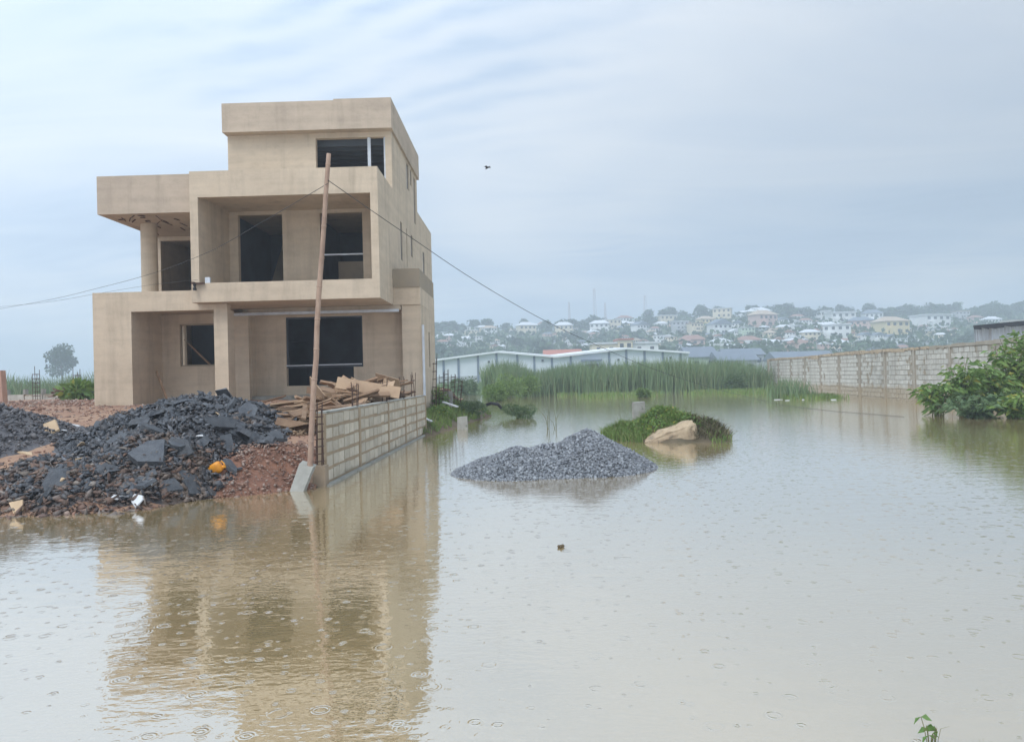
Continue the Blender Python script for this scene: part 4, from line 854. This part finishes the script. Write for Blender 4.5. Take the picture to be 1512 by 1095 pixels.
# ------------------------------------------------------------------ trees (prototypes)
def tree_proto(seed, R, h, n, ls):
    r = np.random.default_rng(seed); t = thing('tree', (0, 0, 0))
    lobes = []
    for k in range(11):
        a = r.uniform(0, 6.28); q = r.uniform(0, .62) * R; lobes.append((np.array((math.cos(a) * q, math.sin(a) * q, h * r.uniform(.45, .85))), r.uniform(.28, .5) * R))
    P = []; D = []
    for k in range(n):
        c, s = lobes[r.integers(11)]; d = r.normal(size=3); d /= np.linalg.norm(d); P.append(c + d * s * r.uniform(.5, 1.0) * np.array((1, 1, .75))); D.append(d + r.normal(size=3) * .5)
    kid(t, ob('crown', leafcards(P, D, ls, .7, seed, .15), TREEG, t, loc=(0, 0, 0)))
    mb = MB(); mb.tube([(0, 0, -1), (.1, 0, h * .3), (0, .1, h * .6)], [.05 * R, .04 * R, .02 * R], 6)
    for k in range(5): mb.tube([(.05, 0, h * .35), tuple(lobes[k][0])], [.025 * R, .008 * R], 5)
    kid(t, ob('trunk', mb, BARK, t, loc=(0, 0, 0))); return t
tp = [tree_proto(81, 4.6, 8.0, 700, 1.25), tree_proto(82, 5.6, 8.5, 800, 1.35), tree_proto(83, 3.6, 9.5, 600, 1.1)]
big = tree_proto(90, 3.3, 7.6, 2200, .42); big.location = (-181, 300, .1); big.scale = (2.5, 2.5, 2.5); tag(big, 'hazy round tree rising behind the reeds past the house corner', 'tree')
# hillside houses
HMATS = [mat('house_wall_' + n, c, tuple(v * .88 for v in c), .4, .85) for n, c in (('white', (.74, .75, .74)), ('cream', (.70, .62, .46)), ('pink', (.62, .44, .38)), ('grey', (.46, .47, .48)), ('green', (.50, .60, .45)), ('yellow', (.70, .58, .33)))]
HNAME = ['white', 'cream', 'pinkish', 'grey', 'pale green', 'yellow']
RMATS = [mat('house_roof_' + n, c, tuple(v * .85 for v in c), .4, .7) for n, c in (('pale', (.62, .64, .66)), ('brown', (.30, .17, .13)), ('slate', (.17, .20, .24)), ('tan', (.45, .36, .27)))]
RNAME = ['pale', 'brown', 'dark', 'tan']
def house_proto(wm, rm, w, d, nst, roof, seed):
    r = random.Random(seed); t = thing('hillside_house', (0, 0, 0)); h = nst * 3.0
    wl = kid(t, ob('wall', MB().box(-w / 2, w / 2, 0, d, -4, h).box(-w / 2 + w * .12, -w / 2 + w * .45, -2.2, -.003, -4, h - 3 * (nst > 1)), wm, t, loc=(0, 0, 0)))
    if roof == 'hip': m = MB(); e = .7; m.v = [(-w / 2 - e, -e, h + .01), (w / 2 + e, -e, h + .01), (w / 2 + e, d + e, h + .01), (-w / 2 - e, d + e, h + .01), (-w / 4, d / 2, h + 2.3), (w / 4, d / 2, h + 2.3)]; m.f = [[0, 1, 5, 4], [1, 2, 5], [2, 3, 4, 5], [3, 0, 4], [3, 2, 1, 0]]
    elif roof == 'gable': m = MB().prism([(-w / 2 - .6, h + .01), (w / 2 + .6, h + .01), (0, h + 2.8)], -.7, d + .7)
    else: m = MB().box(-w / 2 - .4, w / 2 + .4, -.5, d + .4, h + .01, h + .5)
    kid(t, ob('roof', m, rm, t, loc=(0, 0, 0)))
    nw = max(3, int(w / 2.7)); wm_ = MB().box(-.6, .6, -.06, .06, -.65, .65).mesh('window')
    for s in range(nst):
        for k in range(nw):
            x = -w / 2 + w * (k + .5) / nw; front = -2.2 if (-w / 2 + w * .12 - .3 < x < -w / 2 + w * .45 + .3 and (nst == 1 or s < nst - 1)) else 0
            if front and not (-w / 2 + w * .12 + .7 < x < -w / 2 + w * .45 - .7): continue
            kid(t, ob('window', wm_, GLASSD, t, loc=(x, front - .04, 1.7 + s * 3)))
    return t
protos = {}
def get_house(wi, ri, nst, roof):
    k = (wi, ri, nst, roof)
    if k not in protos: protos[k] = [house_proto(HMATS[wi], RMATS[ri], 11.0, 8.0, nst, roof, hash(k) % 999), False]
    return protos[k]
hpos = []
def ray_hill(px, py):
    d = ray(px, py)
    for k in range(236, 520, 1):
        q = CAM + d * (k / d.y)
        if q.z <= hillz(q.x, q.y): return q
    return None
def place_house(px, py, wpx, wi, ri, nst, roof):
    p = ray_hill(px, py)
    if p is None: return
    wm = wpx * p.y / F; s = wm / 11.0
    if s < .4: s = .4
    root, used = e = get_house(wi, ri, nst, roof)
    o = root if not used else copy_tree(root)
    e[1] = True
    o.location = (p.x, p.y, p.z - .3); o.rotation_euler = (0, 0, random.gauss(0, .22)); o.scale = (s, s, min(s, 1.15) * random.uniform(.85, 1.05))
    rn = {'hip': 'hipped', 'gable': 'gabled', 'flat': 'flat'}[roof]
    tag(o, f'far {HNAME[wi]} {["single-storey", "two-storey", "three-storey"][nst - 1]} house with {rn} {RNAME[ri]} roof among hillside trees', 'house', f'{HNAME[wi]} hillside houses {rn} {RNAME[ri]} {nst}')
    hpos.append((p.x, p.y, wm / 2))
HL = [(657, 495, 12, 0, 0, 2, 'flat'), (663, 503, 18, 2, 0, 2, 'hip'), (698, 491, 16, 0, 0, 2, 'flat'), (725, 494, 20, 0, 3, 2, 'hip'), (753, 500, 14, 0, 0, 1, 'gable'), (780, 494, 26, 1, 0, 2, 'hip'), (685, 505, 22, 0, 0, 1, 'hip'), (805, 487, 18, 0, 1, 2, 'hip'), (833, 494, 26, 1, 0, 2, 'hip'), (848, 484, 18, 0, 0, 2, 'flat'), (865, 478, 24, 1, 3, 2, 'hip'), (885, 491, 28, 0, 0, 2, 'hip'), (906, 485, 24, 1, 0, 2, 'flat'), (925, 479, 20, 0, 1, 2, 'hip'), (715, 482, 14, 0, 0, 1, 'hip'), (738, 483, 16, 1, 0, 1, 'hip'), (768, 482, 14, 0, 3, 1, 'hip'),
      (988, 478, 26, 1, 0, 2, 'flat'), (1005, 492, 24, 3, 0, 3, 'flat'), (1030, 493, 20, 1, 1, 3, 'flat'), (1047, 483, 24, 5, 3, 2, 'hip'), (1066, 476, 26, 1, 0, 3, 'flat'), (1040, 471, 24, 0, 0, 2, 'hip'), (1098, 468, 16, 0, 0, 2, 'hip'), (1122, 467, 34, 1, 0, 1, 'hip'), (1105, 499, 20, 4, 0, 3, 'flat'), (1135, 482, 34, 2, 3, 2, 'hip'), (1160, 492, 20, 1, 0, 2, 'hip'), (1182, 490, 22, 0, 0, 2, 'flat'), (1110, 510, 34, 0, 1, 1, 'hip'), (1022, 510, 38, 2, 1, 1, 'hip'), (1070, 510, 28, 0, 0, 1, 'hip'), (950, 491, 22, 0, 2, 2, 'gable'), (975, 506, 20, 0, 0, 2, 'flat'), (1142, 514, 22, 0, 0, 2, 'hip'), (1186, 513, 30, 2, 1, 1, 'hip'), (1068, 494, 30, 0, 2, 2, 'gable'), (1090, 486, 18, 0, 2, 2, 'gable'),
      (1212, 475, 28, 0, 0, 2, 'flat'), (1246, 477, 36, 0, 0, 2, 'flat'), (1291, 476, 26, 0, 2, 2, 'hip'), (1272, 488, 34, 2, 2, 2, 'hip'), (1326, 493, 42, 5, 3, 2, 'hip'), (1236, 499, 38, 0, 0, 2, 'flat'), (1262, 496, 14, 5, 3, 3, 'flat'), (1281, 506, 18, 0, 2, 3, 'gable'), (1300, 507, 18, 0, 2, 3, 'gable'), (1318, 507, 16, 0, 2, 3, 'gable'), (1333, 510, 12, 0, 0, 3, 'flat'), (1386, 483, 44, 0, 0, 2, 'flat'), (1392, 497, 40, 1, 0, 1, 'flat'), (1422, 474, 20, 3, 3, 3, 'flat'), (1446, 477, 18, 2, 1, 2, 'hip'), (1200, 502, 26, 1, 0, 2, 'hip'), (1247, 513, 24, 1, 0, 1, 'hip'), (1224, 488, 20, 0, 0, 2, 'hip'), (1350, 505, 20, 0, 0, 2, 'flat'), (1178, 475, 18, 0, 1, 2, 'hip'), (1470, 482, 22, 0, 0, 2, 'hip'), (1500, 486, 24, 1, 3, 2, 'flat')]
for h_ in HL: place_house(*h_)
rr = random.Random(5)
for k in range(185):
    px = rr.uniform(640, 1420); py = rr.uniform(478, 521)
    place_house(px, py, rr.uniform(8, 18), rr.choice((0, 0, 0, 0, 1, 1, 2, 3)), rr.choice((0, 0, 1, 2, 3)), rr.choice((1, 2, 2)), rr.choice(('hip', 'hip', 'flat', 'gable')))
# hillside trees
used = [False] * 3; ntree = 0; tries = 0
while ntree < 270 and tries < 5000:
    tries += 1
    crest = ntree < 110
    y = random.uniform(480, 535) if crest else random.uniform(250, 500); x = random.uniform(-.14, .70) * y
    ok = True
    for hx, hy, hw in hpos:
        if abs(x / y - hx / hy) * hy < hw + 3.0 and -3 < hy - y < (34 if not crest else 12): ok = False; break
    if not ok: continue
    i = random.choice((0, 0, 1, 1, 2)); o = tp[i] if not used[i] else copy_tree(tp[i]); used[i] = True
    s = random.uniform(.45, .85) if not crest else random.uniform(.75, 1.25)
    o.location = (x, y, hillz(x, y) - .6); o.scale = (s * random.uniform(.9, 1.3), s * random.uniform(.9, 1.3), s * random.uniform(.75, 1)); o.rotation_euler = (0, 0, random.uniform(0, 6.28))
    tag(o, ('spreading low tree', 'broad round tree', 'taller narrow tree')[i] + ' of the hazy wooded hillside beyond the flood', 'tree', ('spreading', 'broad round', 'taller narrow')[i] + ' hillside trees'); ntree += 1
P = []
for k in range(9000):
    y = random.uniform(240, 545); x = random.uniform(-.16, .72) * y; P.append((x, y, hillz(x, y) + random.uniform(.2, 2.6)))
tag(ob('hillside_scrub', leafcards(P, rng.normal(size=(len(P), 3)) + (0, 0, .6), 3.0, .8, 99), TREEG), 'dense scrub covering the far hillside between the houses', 'scrub', kind='stuff')
# ------------------------------------------------------------------ warehouse and other far buildings
WY = 170.0
def wpt(px, py, Y=WY): p = onY(px, py, Y); return (p.x, p.z)
whs = thing('warehouse', (8, WY, .1), 'long pale warehouse with two low gables and dark pilasters behind the reeds', 'warehouse')
pk = [wpt(628, 535), wpt(735, 521), wpt(820, 528), wpt(925, 516), wpt(1017, 522)]
poly = [(pk[0][0], 0)] + pk + [(pk[-1][0], 0)]
ob('front_wall', MB().prism(poly[::-1], WY, WY + .4), WHW, whs)
ob('side_wall', MB().box(pk[-1][0] - .4, pk[-1][0], WY + .402, WY + 34, 0, pk[-1][1] - .1), WHW, whs)
for a, b in zip(pk, pk[1:]):
    ob('roof', MB().quadbox([(a[0], WY - .9, a[1] + .02), (b[0] - .01, WY - .9, b[1] + .02), (b[0] - .01, WY + 34, b[1] + 1.2), (a[0], WY + 34, a[1] + 1.2), (a[0], WY - .9, a[1] + .42), (b[0] - .01, WY - .9, b[1] + .42), (b[0] - .01, WY + 34, b[1] + 1.6), (a[0], WY + 34, a[1] + 1.6)]), WHR, whs)
def roofz(x):
    for a, b in zip(pk, pk[1:]):
        if a[0] <= x <= b[0]: return a[1] + (b[1] - a[1]) * (x - a[0]) / (b[0] - a[0])
    return pk[-1][1]
for px in (640, 655, 677, 706, 733.5, 764, 789, 815, 843, 899.5, 925, 952, 979, 1005):
    x = wpt(px, 540)[0]; ob('pilaster', MB().box(x - .24, x + .24, WY - .22, WY - .002, 0, roofz(x) - .02), WHP, whs)
ob('plinth', MB().box(pk[0][0], pk[-1][0], WY - .15, WY - .003, 0, 1.9), WHB, whs)
x0, z0 = wpt(861, 543); x1, z1 = wpt(884, 531)
ob('office', MB().box(x0, x1, WY - 2.2, WY - .24, 0, z1 - .3), WHW, whs); ob('office_window', MB().box(x0 + .3, x1 - .3, WY - 2.26, WY - 2.202, z0 + .0, z1 - .9), GLASSD, whs); ob('canopy', MB().box(x0 - .5, x1 + .5, WY - 3.2, WY - .24, z1 - .29, z1 + .1), WHP, whs)
for px, py in ((722, 534), (801, 532), (913, 531), (990, 528)):
    p = onY(px, py, WY); ob('wall_vent', MB().box(p.x - .22, p.x + .22, WY - .3, WY - .003, p.z - .22, p.z + .22), GLASSD, whs)
def bld(name, px0, px1, pyt, Y, dep, wm, rm, label, roof='flat', nst=2, over=.4):
    a = onY(px0, pyt, Y); b = onY(px1, pyt, Y); zt = (a.z + b.z) / 2; t = thing(name, ((a.x + b.x) / 2, Y, .1), label, 'building')
    ob('wall', MB().box(a.x, b.x, Y, Y + dep, -.2, zt), wm, t)
    if roof == 'flat': ob('roof', MB().box(a.x - over, b.x + over, Y - over, Y + dep, zt + .01, zt + .5), rm, t)
    elif roof == 'gable': ob('roof', MB().prism([(Y - .6, zt + .01), (Y + dep + .6, zt + .01), (Y + dep / 2, zt + dep * .2)], a.x - .6, b.x + .6, 'x'), rm, t)
    n = max(2, int((b.x - a.x) / 2.6)); wm2 = MB().box(-.55, .55, -.06, .06, -.6, .6).mesh('window')
    for s in range(nst):
        for k in range(n): ob('window', wm2, GLASSD, t, loc=Vector((a.x + (b.x - a.x) * (k + .5) / n, Y - .05, zt - 1.5 - 3.0 * s)) - t.location)
    return t
bld('red_roofed_building', 806, 858, 528, 205, 12, HMATS[1], REDROOF, 'cream building with a red sheet roof behind the warehouse', 'gable', 1)
bld('school_building', 874, 912, 508, 226, 8, HMATS[1], RMATS[0], 'cream two-storey wing joined on one side of the taller block behind the warehouse', 'flat', 2)
bld('school_building', 912.5, 934, 502, 225, 9, HMATS[1], REDROOF, 'taller cream block with rows of windows behind the warehouse', 'flat', 3)
bld('school_building', 934.5, 972, 507, 226.5, 8, HMATS[0], RMATS[0], 'white wing with few windows behind the warehouse gable', 'flat', 2)
bld('low_shed', 1018, 1060, 527, 190, 14, HMATS[4], RMATS[2], 'pale green low shed with a dark roof beside the warehouse', 'gable', 1)
bld('low_shed', 1064, 1118, 532, 182, 12, HMATS[3], RMATS[2], 'grey low shed with a dark roof behind the reeds', 'gable', 1)
bld('low_shed', 1072, 1128, 524, 215, 10, HMATS[3], RMATS[2], 'low grey building with a dark roof at the hill foot', 'gable', 1)
bld('low_shed', 1150, 1235, 531, 200, 12, HMATS[0], RMATS[2], 'white low building with dark roof beyond the long block wall', 'gable', 1)
# masts
MASTM = mat('mast_steel', (.42, .32, .32), (.5, .5, .5), .2, .7)
for px, yt, yb, wd, lab in ((841, 446, 478, 1.0, 'thin short radio mast on the far ridge'), (878.5, 426, 476, 1.6, 'tallest lattice radio mast on the far ridge'), (894, 447, 474, 1.0, 'slim lattice mast next to the tallest mast on the ridge'), (953, 436, 470, 1.8, 'red and white lattice mast on the ridge above the school')):
    b_ = onY(px, yb, 545); t_ = onY(px, yt, 545); t = thing('radio_mast', (b_.x, 545, b_.z - 6), lab, 'mast'); hh = t_.z - b_.z + 6; z0 = b_.z - 6
    L_ = []
    for sx, sy in ((-1, -1), (1, -1), (0, 1)):
        m = MB(); m.tube([(b_.x + sx * wd, 545 + sy * wd, z0), (b_.x + sx * wd * .35, 545 + sy * wd * .35, z0 + hh)], .13, 5); ob('leg', m, MASTM, t)
    nb_ = int(hh / 2.2)
    for k in range(nb_):
        m = MB(); za = z0 + hh * k / nb_; zb = z0 + hh * (k + 1) / nb_; ka = wd * (1 - .65 * k / nb_); kb = wd * (1 - .65 * (k + 1) / nb_)
        m.tube([(b_.x - ka, 545 - ka, za), (b_.x + kb, 545 - kb, zb)], .07, 4); m.tube([(b_.x + ka, 545 - ka, za), (b_.x - kb, 545 - kb, zb)], .07, 4); ob('brace', m, MASTM, t)
# ------------------------------------------------------------------ small things
p = onY(720, 248, 38); bd = thing('bird', p, 'small dark bird gliding above the flood', 'bird')
m = MB(); m.tube([(-.16, 0, -.01), (-.08, 0, 0), (.05, 0, .01), (.12, 0, .02), (.17, 0, .02)], [.008, .03, .035, .02, .004], 8); ob('body', m, BIRDM, bd, loc=(0, 0, 0), smooth=True)
for s in (-1, 1):
    m = MB(); m.v = [(.06, s * .02, .0), (-.06, s * .02, 0), (-.05, s * .18, .07), (.05, s * .16, .08), (-.03, s * .34, .03), (.0, s * .36, .03)] + [(.06, s * .02, .012), (-.06, s * .02, .008), (-.05, s * .18, .076), (.05, s * .16, .09), (-.03, s * .34, .035), (.0, s * .36, .036)]
    m.f = [[0, 3, 2, 1], [3, 5, 4, 2], [6, 7, 8, 9], [9, 8, 10, 11], [0, 6, 9, 3], [3, 9, 11, 5], [1, 2, 8, 7], [2, 4, 10, 8], [4, 5, 11, 10]]; ob('wing', m, BIRDM, bd, loc=(0, 0, 0))
bd.rotation_euler = (.15, -.25, -.5)
p = onZ(828, 808); o = ob('floating_clod', chunk_bits(lambda x, y: 0.0, 7, -.022, .022, -.02, .02, .010, .024, .8, 1.0), MUD, loc=(p.x, p.y, .004)); tag(o, 'small dark clod poking out of open water', 'clod')
p = onZ(1372, 1098); wd = thing('weed', (p.x, p.y, 0), 'small green leafy weed poking out of the water near the bare stalks', 'weed')
mb = MB(); P = []; D = []
for k in range(7):
    a = random.uniform(0, 6.28); t_ = Vector((math.cos(a) * .03, math.sin(a) * .03, random.uniform(.04, .10))); mb.tube([p + Vector((0, 0, -.05)), p + t_ * .6, p + t_], .0016, 5)
    for j in range(2): P.append(tuple(p + t_)); D.append((random.gauss(0, 1), random.gauss(0, 1), random.uniform(-.5, .3)))
ob('stems', mb, STEM, wd); [ob('leaf', leafcards([a], [b], .035, .6, 5 + i, .4), LEAF, wd) for i, (a, b) in enumerate(zip(P, D))]
m = MB()
for k in range(5):
    a = random.uniform(-.5, .9); m.tube([p + Vector((.02, 0, -.05)), p + Vector((.03 + a * .02, 0, .06)), p + Vector((.03 + a * .07, .01, .07 + random.uniform(-.03, .03)))], [.0016, .0013, .0005], 4)
ob('blade', m, STEM, wd)
for px, py, n, h, sp, lab in ((1460, 1095, 5, .11, .05, 'few thin dry stalks standing in the shallow water beside the leafy weed'), (1190, 1092, 4, .055, .03, 'tiny tuft of dry seed heads in the shallow water'), (805, 990, 3, .05, .02, 'single short stem breaking the open water'), (845, 985, 3, .09, .02, 'pair of fine upright stems in the open water'), (780, 905, 6, .05, .12, 'faint fine stems in the open water below the gravel heap'), (1415, 1092, 4, .04, .06, 'low wisps of dry grass next to the leafy weed')):
    stalks('dry_stalks', onZ(px, py), n, h, sp, lab, .0013)
# ------------------------------------------------------------------ rain haze
hz = ob('haze', MB().box(-1500, 1500, -400, 1500, -12, 69), None)
hm = bpy.data.materials.new('rain_haze'); hm.use_nodes = True; t = hm.node_tree; t.nodes.clear()
pv = t.nodes.new('ShaderNodeVolumePrincipled'); pv.inputs['Density'].default_value = .0015; pv.inputs['Color'].default_value = (.80, .88, .97, 1); pv.inputs['Anisotropy'].default_value = 0.0
mo = t.nodes.new('ShaderNodeOutputMaterial'); t.links.new(pv.outputs[0], mo.inputs['Volume']); hz.data.materials.append(hm); tag(hz, kind='stuff')
# prototypes never used are removed
for k, (root, u) in list(protos.items()):
    if not u:
        for c in KIDS[root.name]: bpy.data.objects.remove(c)
        bpy.data.objects.remove(root)
